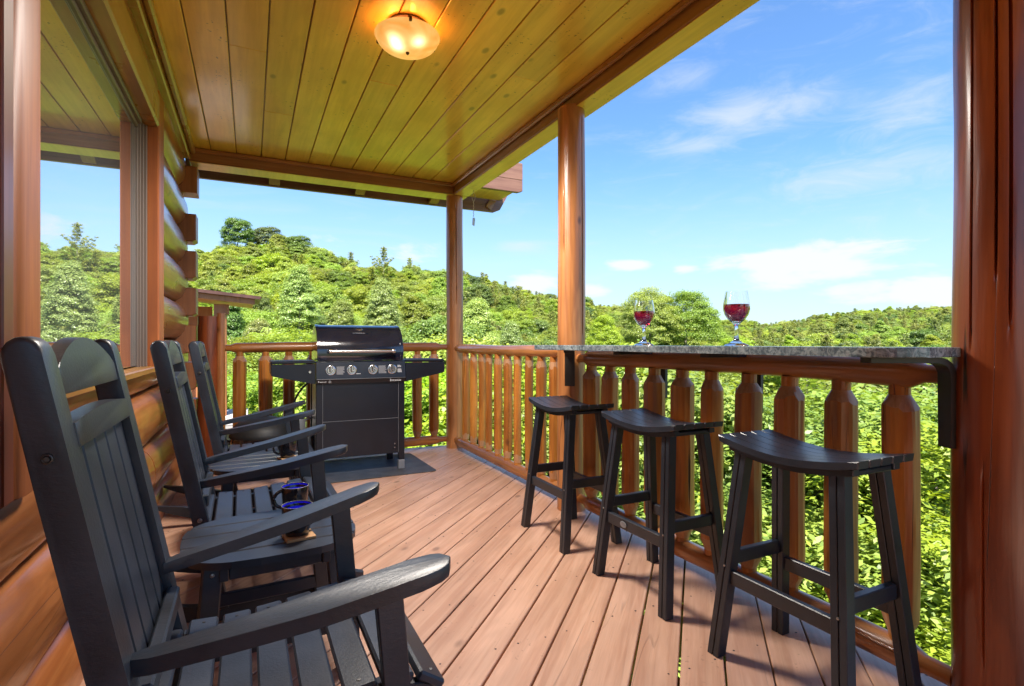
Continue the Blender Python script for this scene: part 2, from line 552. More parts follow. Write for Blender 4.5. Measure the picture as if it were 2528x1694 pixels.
def add_prism(bm, pts, axis, lo, hi, bev=0.0, seg=1):
    """extrude a 2-D outline along an axis. axis 'Y': pts are (x,z); 'Z': (x,y); 'X': (y,z)"""
    def mk(p, h):
        if axis == 'Y':
            return (p[0], h, p[1])
        if axis == 'Z':
            return (p[0], p[1], h)
        return (h, p[0], p[1])
    a = [bm.verts.new(mk(p, lo)) for p in pts]
    b = [bm.verts.new(mk(p, hi)) for p in pts]
    n = len(pts)
    f0 = bm.faces.new(a)
    f1 = bm.faces.new(list(reversed(b)))
    for i in range(n):
        bm.faces.new([a[i], b[i], b[(i + 1) % n], a[(i + 1) % n]])
    if bev:
        es = list(f0.edges) + list(f1.edges)
        bmesh.ops.bevel(bm, geom=es, offset=bev, segments=seg, profile=0.5, affect='EDGES')
    return bm


def add_lathe(bm, prof, n=32, cx=0.0, cy=0.0, cz=0.0, axis='Z', closed=False):
    rings = []
    for r, z in prof:
        ring = []
        for k in range(n):
            a = 2 * PI * k / n
            p = (r * math.cos(a), r * math.sin(a), z)
            if axis == 'Y':
                p = (p[0], p[2], p[1])
            elif axis == 'X':
                p = (p[2], p[0], p[1])
            ring.append(bm.verts.new((cx + p[0], cy + p[1], cz + p[2])))
        rings.append(ring)
    for i in range(len(rings) - 1):
        for k in range(n):
            bm.faces.new([rings[i][k], rings[i][(k + 1) % n], rings[i + 1][(k + 1) % n], rings[i + 1][k]])
    if closed:
        for k in range(n):
            bm.faces.new([rings[-1][k], rings[-1][(k + 1) % n], rings[0][(k + 1) % n], rings[0][k]])
    else:
        if prof[0][0] > 1e-6:
            bm.faces.new(list(reversed(rings[0])))
        if prof[-1][0] > 1e-6:
            bm.faces.new(rings[-1])
    bmesh.ops.remove_doubles(bm, verts=bm.verts, dist=1e-6)
    return bm


def add_tube(bm, path, rad, n=10, caps=True):
    path = [Vector(p) for p in path]
    rings = []
    up = Vector((0, 0, 1))
    for i, p in enumerate(path):
        d = (path[min(i + 1, len(path) - 1)] - path[max(i - 1, 0)]).normalized()
        u = up.cross(d)
        if u.length < 0.05:
            u = Vector((1, 0, 0)).cross(d)
        u.normalize()
        v = d.cross(u)
        r = rad[i] if isinstance(rad, (list, tuple)) else rad
        rings.append([bm.verts.new(p + u * (r * math.cos(2 * PI * k / n)) + v * (r * math.sin(2 * PI * k / n))) for k in range(n)])
    for i in range(len(rings) - 1):
        for k in range(n):
            bm.faces.new([rings[i][k], rings[i][(k + 1) % n], rings[i + 1][(k + 1) % n], rings[i + 1][k]])
    if caps:
        bm.faces.new(list(reversed(rings[0])))
        bm.faces.new(rings[-1])
    return bm


def add_log(bm, length, prof, n=20, axis='Z', seed=0.0, wob=0.012, facet=0.0, bend=0.004, checks=()):
    """hand-peeled log: radius given along its length, uneven surface, slightly bent. Runs 0..length on axis"""
    rings = []
    for s, r in prof:
        c = s * length
        bx = bend * noise.noise((s * 2.3, seed, 1.7))
        by = bend * noise.noise((s * 2.3, seed, 9.7))
        ring = []
        for k in range(n):
            a = 2 * PI * k / n
            q = noise.noise((math.cos(a) * 1.4 + seed * 3.1, math.sin(a) * 1.4, c * 1.6 + seed))
            q2 = noise.noise((math.cos(a) * 4.0 + seed, math.sin(a) * 4.0 + 5.0, c * 4.0))
            rr = r + wob * q * min(1.0, r / 0.05) + wob * 0.35 * q2
            if facet:
                st = PI / 4.5
                am = ((a + seed) % st) - st / 2
                rr = rr * (1 - facet + facet * math.cos(st / 2) / math.cos(am))
            for (ca, s0, s1, dep) in checks:
                if s0 < s < s1:
                    cc = ca
                    dd = abs((a - cc + PI) % (2 * PI) - PI)
                    if dd < PI / n:
                        rr -= dep * min(1.0, (s - s0) / 0.04, (s1 - s) / 0.04)
            x, y = rr * math.cos(a) + bx, rr * math.sin(a) + by
            p = {'Z': (x, y, c), 'Y': (x, c, y), 'X': (c, x, y)}[axis]
            ring.append(bm.verts.new(p))
        rings.append(ring)
    for i in range(len(rings) - 1):
        for k in range(n):
            bm.faces.new([rings[i][k], rings[i][(k + 1) % n], rings[i + 1][(k + 1) % n], rings[i + 1][k]])
    bm.faces.new(list(reversed(rings[0])))
    bm.faces.new(rings[-1])
    return bm


def fill_prof(pts, step):
    """densify a (s, r) profile"""
    out = []
    for (s0, r0), (s1, r1) in zip(pts[:-1], pts[1:]):
        k = max(1, int(abs(s1 - s0) / step))
        for i in range(k):
            f = i / k
            out.append((s0 + (s1 - s0) * f, r0 + (r1 - r0) * f))
    out.append(pts[-1])
    return out


def text_mesh(name, body, size, mat, parent, loc, rot, extrude=0.0004, align='LEFT', xs=1.0):
    cu = bpy.data.curves.new(name, 'FONT')
    cu.body = body
    cu.size = size
    cu.extrude = extrude
    cu.align_x = align
    cu.resolution_u = 2
    tmp = bpy.data.objects.new(name + '_tmp', cu)
    COL.objects.link(tmp)
    dg = bpy.context.evaluated_depsgraph_get()
    me = bpy.data.meshes.new_from_object(tmp.evaluated_get(dg))
    bpy.data.objects.remove(tmp)
    bpy.data.curves.remove(cu)
    me.name = name
    me.materials.clear()
    o = link_mesh(name, me, mat, parent, loc, rot)
    o.scale = (xs, 1, 1)
    return o


# ================================================================== SETTING
# ------------------------------------------------------------------ terrain
SKYLINE = [(-900, 560), (0, 585), (300, 600), (470, 612), (560, 600), (640, 590), (700, 575), (760, 600), (830, 625), (900, 648), (1000, 655), (1100, 662),
           (1180, 668), (1240, 690), (1300, 708), (1360, 722), (1430, 726), (1500, 752), (1560, 762), (1700, 768), (1800, 788), (1900, 796),
           (1960, 792), (2040, 772), (2120, 762), (2250, 756), (2340, 755), (2600, 748), (3600, 735)]
RIDGE = [(-900, 150), (470, 150), (1200, 150), (1400, 190), (1600, 250), (1800, 330), (3600, 330)]


def interp(tab, x):
    if x <= tab[0][0]:
        return tab[0][1]
    for (a, ya), (b, yb) in zip(tab[:-1], tab[1:]):
        if x <= b:
            f = (x - a) / (b - a)
            f = f * f * (3 - 2 * f)
            return ya + (yb - ya) * f
    return tab[-1][1]


TREE_H = 7.3


def terrain_z(x, y):
    r = math.hypot(x, y)
    th = math.atan2(x, y) - YAW          # angle right of the view axis
    thc = max(-1.05, min(1.05, th))
    px = 1264 + 1322 * math.tan(thc)
    back = max(0.0, abs(th) - 1.05)
    sl = interp(SKYLINE, px)
    rid = interp(RIDGE, px)
    zr = CAM_Z + (845 - sl) / 1322.0 * rid * math.cos(thc) - TREE_H
    valley_r, valley_z = 34.0, -13.0
    if r < 6:
        z = -4.6 - 0.10 * r
    elif r < valley_r:
        f = (r - 6) / (valley_r - 6)
        z = -5.2 + (valley_z + 5.2) * (f * f * (3 - 2 * f))
    elif r < rid:
        f = (r - valley_r) / (rid - valley_r)
        z = valley_z + (zr - valley_z) * (0.75 * f + 0.25 * f * f)
    else:
        z = zr - (r - rid) * 0.10
    w = max(0.0, 1.0 - back / 0.6)
    z = z * w + (-5.0) * (1 - w)
    z += 0.9 * noise.noise((x * 0.04, y * 0.04, 3.0)) * min(1.0, r / 30.0)
    return z


def build_terrain():
    na, radii = 150, [0.0, 3, 6, 9, 13, 18, 24, 30, 38, 48, 60, 75, 92, 110, 130, 150, 175, 205, 240, 285, 330, 390, 470, 600, 900, 1500]
    verts, faces = [], []
    for r in radii:
        for k in range(na):
            a = 2 * PI * k / na
            x, y = r * math.sin(a), r * math.cos(a)
            verts.append((x, y, terrain_z(x, y) if r < 600 else terrain_z(x, y) - 10))
    for i in range(len(radii) - 1):
        for k in range(na):
            k2 = (k + 1) % na
            faces.append((i * na + k, i * na + k2, (i + 1) * na + k2, (i + 1) * na + k))
    me = bpy.data.meshes.new('hillside')
    me.from_pydata(verts, [], faces)
    me.polygons.foreach_set('use_smooth', [True] * len(faces))
    o = link_mesh('hillside', me, GROUND)
    tag(o, 'green wooded hillside and valley floor beyond the deck', None, None, 'structure')
    return o


build_terrain()

# ------------------------------------------------------------------ deck (boards at 45 degrees)
DX0, DX1, DY0, DY1 = -0.62, 2.17, -5.0, 5.80  # open stretch behind the camera added as a sunlit bounce surface
deck = thing('deck', 'pinkish brown plank deck floor laid diagonally', None, kind='structure')


def clip_poly(poly, nx, ny, d):
    out = []
    for i in range(len(poly)):
        a, b = poly[i], poly[(i + 1) % len(poly)]
        da, db = a[0] * nx + a[1] * ny - d, b[0] * nx + b[1] * ny - d
        if da <= 0:
            out.append(a)
        if (da < 0 < db) or (db < 0 < da):
            f = da / (da - db)
            out.append((a[0] + (b[0] - a[0]) * f, a[1] + (b[1] - a[1]) * f))
    return out


S2 = math.sqrt(0.5)
PITCH = 0.1567
screws = BM()


def add_disc(bm, x, y, z, r, n=6):
    vs = [bm.verts.new((x + r * math.cos(2 * PI * k / n), y + r * math.sin(2 * PI * k / n), z)) for k in range(n)]
    bm.faces.new(vs)


k = -18
for k in range(-18, 56):
    n_hi = -0.058 - PITCH * k
    n_lo = n_hi - PITCH
    gap = 0.0022 + 0.0014 * random.random() + (0.0014 if -2 < k < 6 else 0)
    rect = [(DX0, DY0), (DX1, DY0), (DX1, DY1), (DX0, DY1)]
    p = clip_poly(rect, S2, -S2, n_hi - gap)
    if len(p) >= 3:
        p = clip_poly(p, -S2, S2, -(n_lo + gap))
    if len(p) < 3:
        continue
    loc = [((x + y) * S2, (-x + y) * S2) for x, y in p]
    if max(q[0] for q in loc) - min(q[0] for q in loc) < 0.03:
        continue
    bm = BM()
    try:
        add_prism(bm, loc, 'Z', -0.036, 0.0, bev=0.003)
    except Exception:
        pass
    dz = random.uniform(-0.0012, 0.0012)
    obj('plank', bm, W_DECK, deck, rot=(0, 0, R(45)), loc=(0, 0, dz))
    # screw heads over the joists
    for jy in np.arange(-4.65, 5.8, 0.406):
        for fr in (0.22, 0.78):
            nn = n_lo + (n_hi - n_lo) * fr
            y = jy + random.uniform(-0.012, 0.012)
            x = nn / S2 + y
            if DX0 + 0.05 < x < DX1 - 0.04 and DY0 < y < DY1 - 0.04 and random.random() < 0.85:
                add_disc(screws, x, y, dz + 0.0007, random.uniform(0.0036, 0.0056))
so = obj('deck_screw', screws, RUBBER, deck)
so['kind'] = 'stuff'
for i, jy in enumerate(np.arange(-4.65, 5.8, 0.406)):
    bm = BM()
    add_box(bm, DX0, DX1 - 0.02, jy - 0.02, jy + 0.02, -0.25, -0.038)
    obj('joist', bm, JOIST, deck)
bm = BM()
add_box(bm, DX1 - 0.02, DX1 + 0.02, DY0, DY1 + 0.02, -0.28, -0.037)
obj('rim_board', bm, W_BEAM_Y, deck)
bm = BM()
add_box(bm, DX0, DX1 - 0.02, DY1 - 0.02, DY1 + 0.02, -0.28, -0.037)
obj('rim_board', bm, W_BEAM_X, deck)

# ------------------------------------------------------------------ cabin with log wall and window
cabin = thing('log_cabin', 'log cabin wall in honey stained round logs with a large window, beside the rocking chairs', 'cabin', (-0.65, 0, 0))
# everything below is in world minus (-0.65,0,0)
CO = 0.65


def log_piece(y0, y1, z0, z1, zcut=None, name='wall_log', seed=0.0):
    """one D-shaped wall log with a bulging face, running along y"""
    zc, hh = (z0 + z1) / 2, (z1 - z0) / 2
    ns, ny = 14, max(2, int((y1 - y0) / 0.16))
    bm = BM()
    rows = []
    for j in range(ny + 1):
        y = y0 + (y1 - y0) * j / ny
        row = []
        for i in range(ns + 1):
            a = -PI / 2 + PI * i / ns
            z = zc + hh * math.sin(a) * 0.998
            x = 0.165 * (max(0.0, math.cos(a)) ** 0.62)
            x += 0.010 * noise.noise((y * 0.9, z * 2.0, seed)) + 0.004 * noise.noise((y * 3.0, z * 7.0, seed + 4))
            x -= 0.035
            if zcut is not None and z > zcut:
                z = zcut
            row.append(bm.verts.new((x, y, z)))
        row.append(bm.verts.new((-0.12, y, min(z1, zcut) if zcut else z1)))
        row.insert(0, bm.verts.new((-0.12, y, z0)))
        rows.append(row)
    m = len(rows[0])
    for j in range(ny):
        for i in range(m - 1):
            bm.faces.new([rows[j][i], rows[j + 1][i], rows[j + 1][i + 1], rows[j][i + 1]])
    for row in (rows[0], list(reversed(rows[-1]))):
        bm.faces.new(row)
    bmesh.ops.remove_doubles(bm, verts=bm.verts, dist=1e-5)
    return obj(name, bm, W_LOG_Y, cabin, smooth=True, sharp=60)


WY0, WY1 = 1.70, 3.95            # window opening
WALL_END = 5.74
ZJ = [-0.145 + 0.335 * i for i in range(10)]
for i in range(9):
    z0, z1 = ZJ[i], ZJ[i + 1]
    if i == 8:
        z1 = 2.905
    if i < 3:
        log_piece(-5.0, 3.0 + 0.9 * (i % 2), z0, z1, seed=i * 3.1)
        log_piece(3.001 + 0.9 * (i % 2), WALL_END, z0, z1, seed=i * 3.1 + 1)
    elif i == 3:
        log_piece(-5.0, WY0 - 0.12, z0, z1, seed=10)
        log_piece(WY0 - 0.119, WY1 + 0.04, z0, z1, zcut=0.985, seed=11)
        log_piece(WY1 + 0.041, WALL_END, z0, z1, seed=12)
    elif i == 8:
        log_piece(-5.0, WALL_END, z0, z1, seed=20)
    else:
        log_piece(-5.0, WY0 - 0.12, z0, z1, seed=i * 2.2)
        log_piece(WY1 + 0.10, WALL_END, z0, z1, seed=i * 2.7)
# ends of the crossing logs at the corner, half a course up
for i in range(1, 9):
    zc = ZJ[i] + 0.0
    bm = BM()
    hz = 0.125
    pts = [(-0.30, zc - hz), (0.175, zc - hz), (0.205, zc - hz + 0.02), (0.205, zc + hz), (-0.30, zc + hz)]
    if i == 8:
        pts = [(-0.30, zc - 0.02), (0.215, zc - 0.02), (0.215, zc + 0.22), (-0.30, zc + 0.22)]
    add_prism(bm, pts, 'Y', 5.60, 5.82, bev=0.008)
    obj('log_end', bm, W_END, cabin)
# dark core of the house behind the logs and the roof that shades the porch
bm = BM()
add_box(bm, -6.0, -0.095, -6.0, 5.60, -5.2, 2.90)
obj('house_core', bm, SHADOWBOX, cabin)
# window: frame, pane, casing, sill
win = thing('window', None, None)
win.parent = cabin
bm = BM()
add_box(bm, 0.048, 0.060, WY0 - 0.05, 3.705, 1.03, 2.43)
obj('pane', bm, PANE, win)
bm = BM()
for (y0, y1, x1) in ((3.700, 3.722, 0.068), (3.724, 3.748, 0.077), (3.750, 3.772, 0.088), (3.774, 3.798, 0.100)):
    add_box(bm, -0.05, x1, y0, y1, 1.02, 2.445, bev=0.003)
for (z0, z1, x1) in ((2.395, 2.418, 0.070), (2.420, 2.447, 0.088)):
    add_box(bm, -0.05, x1, WY0, 3.698, z0, z1, bev=0.003)
obj('sash_frame', bm, VINYL, win)
bm = BM()
add_prism(bm, [(-0.08, 3.80), (0.150, 3.80), (0.157, 3.812), (0.157, 4.00), (0.145, 4.04), (-0.08, 4.04)], 'Z', 0.985, 2.675, bev=0.005)
obj('side_casing', bm, W_TRIM_Z, win)
bm = BM()
add_prism(bm, [(-0.08, 2.449), (0.150, 2.449), (0.160, 2.462), (0.160, 2.63), (0.148, 2.672), (-0.08, 2.672)], 'Y', WY0 - 0.10, 3.798, bev=0.005)
obj('head_casing', bm, W_TRIM_Y, win)
bm = BM()
add_box(bm, -0.08, 0.150, WY0 - 0.05, 3.798, 0.987, 1.022, bev=0.006)
obj('sill', bm, W_BEAM_Y, win)
bm = BM()
add_box(bm, -0.08, 0.154, 1.570, 1.631, 0.79, 2.90, bev=0.004)
obj('casing_edge', bm, W_EDGE, win)
bm = BM()
add_prism(bm, [(-0.08, 1.632), (0.148, 1.632), (0.156, 1.645), (0.160, 1.68), (0.160, 1.77), (0.154, 1.805), (0.138, 1.82), (-0.08, 1.82)], 'Z', 0.79, 2.90, bev=0.004)
obj('side_casing', bm, W_TRIM_Z, win, smooth=True)
# crown strips between wall and ceiling
bm = BM()
add_box(bm, 0.02, 0.165, -1.6, 5.559, 2.80, 2.905, bev=0.008)
obj('crown_board', bm, W_TRIM_Y, cabin)
bm = BM()
add_box(bm, 0.167, 0.205, -1.6, 5.536, 2.845, 2.905, bev=0.01)
obj('crown_moulding', bm, W_TRIM_Y, cabin)

# ------------------------------------------------------------------ porch roof: ceiling boards, beams, fascia
roof = thing('porch_roof', 'porch roof with yellow stained board ceiling and timber beams overhead', 'roof')
CZ = 2.91
seams = [-0.325 + 0.2065 * i for i in range(-1, 12)]
JOINTS = {0: [], 1: [3.55], 2: [4.45], 3: [], 4: [], 5: [3.62], 6: [], 7: [], 8: [], 9: [3.15], 10: []}
for i in range(len(seams) - 1):
    x0, x1 = seams[i] + 0.0035, seams[i + 1] - 0.0035
    if i == 0:
        x0 = -0.60
    if i == len(seams) - 2:
        x1 = 1.995
    cuts = [-2.0] + sorted(JOINTS.get(i - 1, [])) + [5.555]
    for a, b in zip(cuts[:-1], cuts[1:]):
        bm = BM()
        add_box(bm, x0, x1, a + 0.0015, b - 0.0015, CZ, CZ + 0.02, bev=0.003)
        obj('ceiling_plank', bm, W_CEIL, roof, loc=(0, 0, random.uniform(0, 0.0015)))
bm = BM()
add_box(bm, -0.60, 2.0, -2.0, 5.555, CZ + 0.024, CZ + 0.05)
obj('roof_deck', bm, W_BEAM_Y, roof)
bm = BM()
add_box(bm, 2.0, 2.175, -2.0, 5.74, 2.79, 3.00, bev=0.006)
obj('beam', bm, W_BEAM_Y, roof)
bm = BM()
add_box(bm, -0.50, 1.998, 5.56, 5.80, 2.792, 3.00, bev=0.006)
obj('beam', bm, W_BEAM_X, roof)
bm = BM()
add_box(bm, 2.006, 2.168, -2.0, 5.54, 2.783, 2.7885, bev=0.001)  # thin strip added: its yellow paints the light bounced up under the beam
obj('beam_bounce_strip', bm, W_CEIL, roof)
bm = BM()
add_box(bm, -0.49, 2.168, 5.566, 5.795, 2.784, 2.7885, bev=0.001)  # same painted bounce light, under the back beam
obj('beam_bounce_strip', bm, W_CEIL, roof)
bm = BM()
add_box(bm, 1.972, 1.998, -2.0, 5.535, 2.865, 2.909, bev=0.008)
obj('cove_moulding', bm, W_TRIM_Y, roof)
bm = BM()
add_box(bm, -0.455, 1.998, 5.537, 5.558, 2.868, 2.909, bev=0.008)
obj('cove_moulding', bm, W_BEAM_X, roof)
# lower fascia beyond the back beam, with its angled end, and lookout blocks
bm = BM()
add_prism(bm, [(-0.62, 2.915), (2.93, 2.915), (3.02, 2.955), (3.20, 3.28), (-0.62, 3.28)], 'Y', 6.56, 6.61, bev=0.004)
obj('fascia', bm, W_FASCIA, roof)
bm = BM()
add_bar(bm, (2.84, 6.545, 2.95), (3.02, 6.545, 3.27), 0.022, 0.09, 0.003, ref=(1, 0, -0.6))
obj('rake_strip', bm, W_TRIM_Y, roof)
for x in (0.235, 1.16, 2.07):
    bm = BM()
    add_prism(bm, [(6.30, 2.99), (6.545, 2.99), (6.545, 2.925), (6.50, 2.918), (6.42, 2.95)], 'X', x - 0.055, x + 0.055, bev=0.003)
    obj('lookout_block', bm, W_TRIM_Y, roof)
# upper fascia running out past the corner
for z0, z1 in ((3.05, 3.205), (3.209, 3.42)):
    bm = BM()
    add_prism(bm, [(1.2, z0), (3.02 if z0 < 3.1 else 3.075, z0), (3.075, z0 + 0.02), (3.075, z1), (1.2, z1)], 'Y', 6.0, 6.06, bev=0.003)
    obj('upper_fascia', bm, W_FASCIA, roof)
bm = BM()
add_box(bm, 1.2, 2.98, 6.062, 6.5, 3.06, 3.075)
obj('soffit', bm, W_CEIL, roof)
# roof covering over porch and house
bm = BM()
add_prism(bm, [(-6.4, 3.05), (2.20, 3.05), (2.20, 3.12), (-2.6, 4.3), (-6.4, 3.5)], 'Y', -2.0, 6.2)  # cut off behind the camera so sun reaches the rear deck
obj('roof_covering', bm, ROOFING, roof)
bm = BM()
add_box(bm, -6.4, 2.12, 6.205, 6.70, 3.285, 3.36)  # unseen slab added to keep the lower fascia in shade
obj('roof_edge', bm, ROOFING, roof)
bm = BM()
add_box(bm, 1.3, 3.0, 6.21, 6.55, 3.43, 3.47)
obj('roof_edge', bm, ROOFING, roof)

# ------------------------------------------------------------------ log posts
def post(x, y, r, z0, z1, mat, label, seed, group='round log porch posts', n=120, checks=()):
    t = thing('log_post', label, 'post', (x, y, z0), 0.0, group)
    bm = BM()
    L = z1 - z0
    add_log(bm, L, fill_prof([(0.0, r * 1.03), (0.5, r), (1.0, r * 0.96)], 0.012), n, 'Z', seed, 0.0035, 0.0, 0.008, checks)
    obj('log', bm, mat, t, smooth=True)
    return t


post(2.045, 5.645, 0.094, 0, 2.80, W_POST, 'slender round log post at the far corner of the deck, right of the grill', 1.3, checks=((R(262), 0.55, 0.97, 0.010), (R(215), 0.12, 0.40, 0.008)))
post(2.02, 3.196, 0.097, 0, 2.80, W_POST, 'round log post behind the far end of the bar counter', 4.1, checks=((R(288), 0.42, 0.99, 0.016), (R(235), 0.02, 0.22, 0.008), (R(205), 0.62, 0.80, 0.007)))
post(2.045, 0.815, 0.108, 0, 2.80, W_POST_RED, 'dark red log post filling the right edge, at the near end of the bar counter', 7.7, n=150, checks=((R(168), 0.40, 0.99, 0.012), (R(200), 0.47, 0.99, 0.016), (R(216), 0.42, 0.93, 0.016), (R(185), 0.05, 0.3, 0.007)))
np_ = thing('newel_post', 'short split log newel post between cabin corner and far railing', 'post', (-0.345, 5.68, 0))
bm = BM()
add_log(bm, 1.405, fill_prof([(0, 0.098), (1, 0.095)], 0.04), 28, 'Z', 2.2, 0.006)
obj('log', bm, W_POST_RED, np_, smooth=True)
bm = BM()
add_log(bm, 1.435, fill_prof([(0, 0.036), (1, 0.036)], 0.04), 18, 'Z', 3.2, 0.003)
obj('half_log', bm, W_POST, np_, smooth=True, loc=(0.098, -0.05, 0))

# ------------------------------------------------------------------ railings
def baluster_bm(r, h, seed, neck=0.034):
    """hewn log baluster: faceted body, shoulders cut like a blunt pencil at both ends"""
    bm = BM()
    ct = 0.043 + 0.012 * noise.noise((seed, 1, 1))
    cb = 0.058 + 0.02 * noise.noise((seed, 5, 1))
    tz = h - 0.040
    prof = [(0.0, neck * 0.95), (0.035, neck), (0.035 + cb * 0.5, (r + neck) * 0.5), (0.035 + cb, r)]
    z = 0.16
    while z < tz - ct - 0.04:
        prof.append((z, r * (1 + 0.035 * noise.noise((z * 3, seed, 0)))))
        z += 0.045
    prof += [(tz - ct, r), (tz - ct * 0.5, (r + neck) * 0.5), (tz, neck), (h, neck)]
    n, NF = 27, 9
    rnd = random.Random(int(seed * 1000))
    fo = [rnd.uniform(-0.045, 0.03) for _ in range(NF)]
    zo = [rnd.uniform(-0.016, 0.012) for _ in range(NF)]
    rings = []
    bx0, by0 = rnd.uniform(-1, 1), rnd.uniform(-1, 1)
    m = len(prof)
    for j, (z, rr) in enumerate(prof):
        ring = []
        t_ = z / h
        bx, by = 0.006 * bx0 * math.sin(PI * t_), 0.006 * by0 * math.sin(PI * t_)
        body = 3 <= j <= m - 4
        for k in range(n):
            a = 2 * PI * k / n + seed
            fi = k // 3
            am = (k % 3 - 1) * (2 * PI / n)
            q = rr
            if body:
                q = rr * (1 + fo[fi] * (0.6 + 0.8 * noise.noise((z * 2.0, fi * 3.3, seed)))) * (math.cos(PI / NF) / math.cos(am * 1.35) * 1.02)
            q += 0.0022 * noise.noise((math.cos(a) * 3 + seed, math.sin(a) * 3, z * 9))
            dz = zo[fi] if j in (3, m - 4) else 0.0
            if j == m - 4:
                dz += 0.006 * noise.noise((k * 1.7, seed, 2))
            ring.append(bm.verts.new((q * math.cos(a) + bx, q * math.sin(a) + by, z + dz)))
        rings.append(ring)
    for i in range(m - 1):
        for k in range(n):
            f = bm.faces.new([rings[i][k], rings[i][(k + 1) % n], rings[i + 1][(k + 1) % n], rings[i + 1][k]])
            if i in (1, 2) or m - 4 <= i <= m - 3:
                f.material_index = 1
    bm.faces.new(list(reversed(rings[0])))
    bm.faces.new(rings[-1])
    return bm


RZ_B, RZ_T = 0.135, 1.035


def rail_log(length, r, axis, seed, tenon=0.03, wob=0.006, n=24):
    bm = BM()
    tl = 0.10 / length
    tt = 0.045 / length
    prof = [(0, tenon), (tl * 0.8, tenon), (tl * 0.8 + tt, r * 0.97)]
    prof = prof[:-1] + fill_prof([prof[-1], (1 - tl * 0.8 - tt, r * 0.98)], 0.05 / length * 1.0) + [(1 - tl * 0.8, tenon), (1, tenon)]
    add_log(bm, length, prof, n, axis, seed, wob, 0.25, 0.014)
    return bm


def railing(name, label, a, b, axis, us, radii, zt, rt, mat, group='log railings around the deck', rb=0.052, zb=0.09):
    """us: positions of the balusters along the axis"""
    t = thing(name, label, 'railing', a, 0.0, group)
    L = (Vector(b) - Vector(a)).length
    sd = a[0] * 3.7 + a[1] * 1.3
    obj('top_rail', rail_log(L, rt, axis, sd + 1), mat, t, smooth=True, loc=(0, 0, zt))
    obj('bottom_rail', rail_log(L, rb, axis, sd + 2), mat, t, smooth=True, loc=(0, 0, zb))
    for i, (u, r) in enumerate(zip(us, radii)):
        d = u - (a[1] if axis == 'Y' else a[0])
        p = (0, d, RZ_B - 0.02) if axis == 'Y' else (d, 0, RZ_B - 0.02)
        h = zt - rt + 0.012 - (RZ_B - 0.02)
        bo = obj('baluster', baluster_bm(r, h, sd + i * 2.17, 0.033), W_BAL, t, smooth=True, loc=p, sharp=17)
        bo.data.materials.append(W_CUT)
    return t


nb = [2.959, 2.752, 2.556, 2.343, 2.127, 1.930, 1.711, 1.506, 1.289, 1.085]
railing('railing', 'near log railing under the bar counter, behind the stools', (2.03, 0.92, 0), (2.03, 3.10, 0), 'Y', nb,
        [0.059, 0.055, 0.051, 0.058, 0.061, 0.053, 0.058, 0.060, 0.056, 0.055], 1.062, 0.053, W_RAIL_Y)
fb = [5.288, 5.065, 4.852, 4.673, 4.46, 4.262, 4.06, 3.849, 3.647, 3.455]
railing('railing', 'log railing between corner post and second post, beyond the farthest stool', (2.035, 3.29, 0), (2.035, 5.55, 0), 'Y', fb,
        [0.038 + 0.005 * math.sin(i * 1.7) for i in range(10)], 1.095, 0.048, W_RAIL_Y)
gb = [-0.093, 0.127, 0.333, 0.553, 0.765, 0.985, 1.20, 1.41, 1.621, 1.807]
railing('railing', 'far log railing behind the barbecue grill', (-0.25, 5.66, 0), (1.955, 5.66, 0), 'X', gb,
        [0.060 + 0.005 * math.sin(i * 2.3) if i < 5 else 0.053 for i in range(10)], 1.115, 0.050, W_LOG_X)

# ------------------------------------------------------------------ bar counter
bar = thing('bar_counter', 'long grey mottled bar counter along the railing, holding two wine glasses', 'counter', (1.65, 0.87, 1.117))
pts = []
CW, CL, CR = 0.335, 2.20, 0.13
for i in range(9):
    a = PI + (PI / 2) * i / 8
    pts.append((CR + CR * math.cos(a), CR + CR * math.sin(a)))
pts += [(CW, 0.0), (CW, CL), (0.02, CL), (0.006, CL - 0.006), (0.0, CL - 0.02)]
bm = BM()
add_prism(bm, pts, 'Z', 0.0, 0.030, bev=0.003)
obj('countertop', bm, COUNTER, bar)


def bracket(x, y, ztop, zbot, ang, arm, w=0.055):
    """bent flat-bar bracket: a vertical leg and a curved arm under the counter (local x = arm direction)"""
    bm = BM()
    th = 0.018
    R0 = 0.05
    outer = [(0.0, zbot), (0.0, ztop - R0)]
    for i in range(1, 7):
        a = PI - (PI / 2) * i / 6
        outer.append((R0 + R0 * math.cos(a), ztop - R0 + R0 * math.sin(a)))
    outer.append((arm, ztop))
    inner = [(arm, ztop - th)]
    for i in range(6, -1, -1):
        a = PI - (PI / 2) * i / 6
        inner.append((R0 + (R0 - th) * math.cos(a), ztop - R0 + (R0 - th) * math.sin(a)))
    inner.append((th, zbot))
    add_prism(bm, outer + inner, 'Y', -w / 2, w / 2, bev=0.002)
    o = obj('bracket', bm, BLACKMETAL, bar, loc=(x - 1.65, y - 0.87, -1.117), rot=(0, 0, ang))
    for z in (zbot + 0.035, zbot + 0.12):
        b2 = BM()
        add_lathe(b2, [(0.0, -0.006), (0.007, -0.005), (0.008, 0.0)], 10, 0, 0, 0, 'X')
        obj('bracket_bolt', b2, BOLT, o, loc=(0, 0, z))
    return o


bracket(1.948, 3.098, 1.115, 0.868, R(236), 0.19, 0.068)
bracket(2.105, 2.345, 1.115, 0.85, R(180), 0.34, 0.05)
bracket(2.105, 1.72, 1.115, 0.838, R(180), 0.34, 0.05)
bracket(1.972, 0.908, 1.115, 0.833, R(152), 0.26, 0.055)


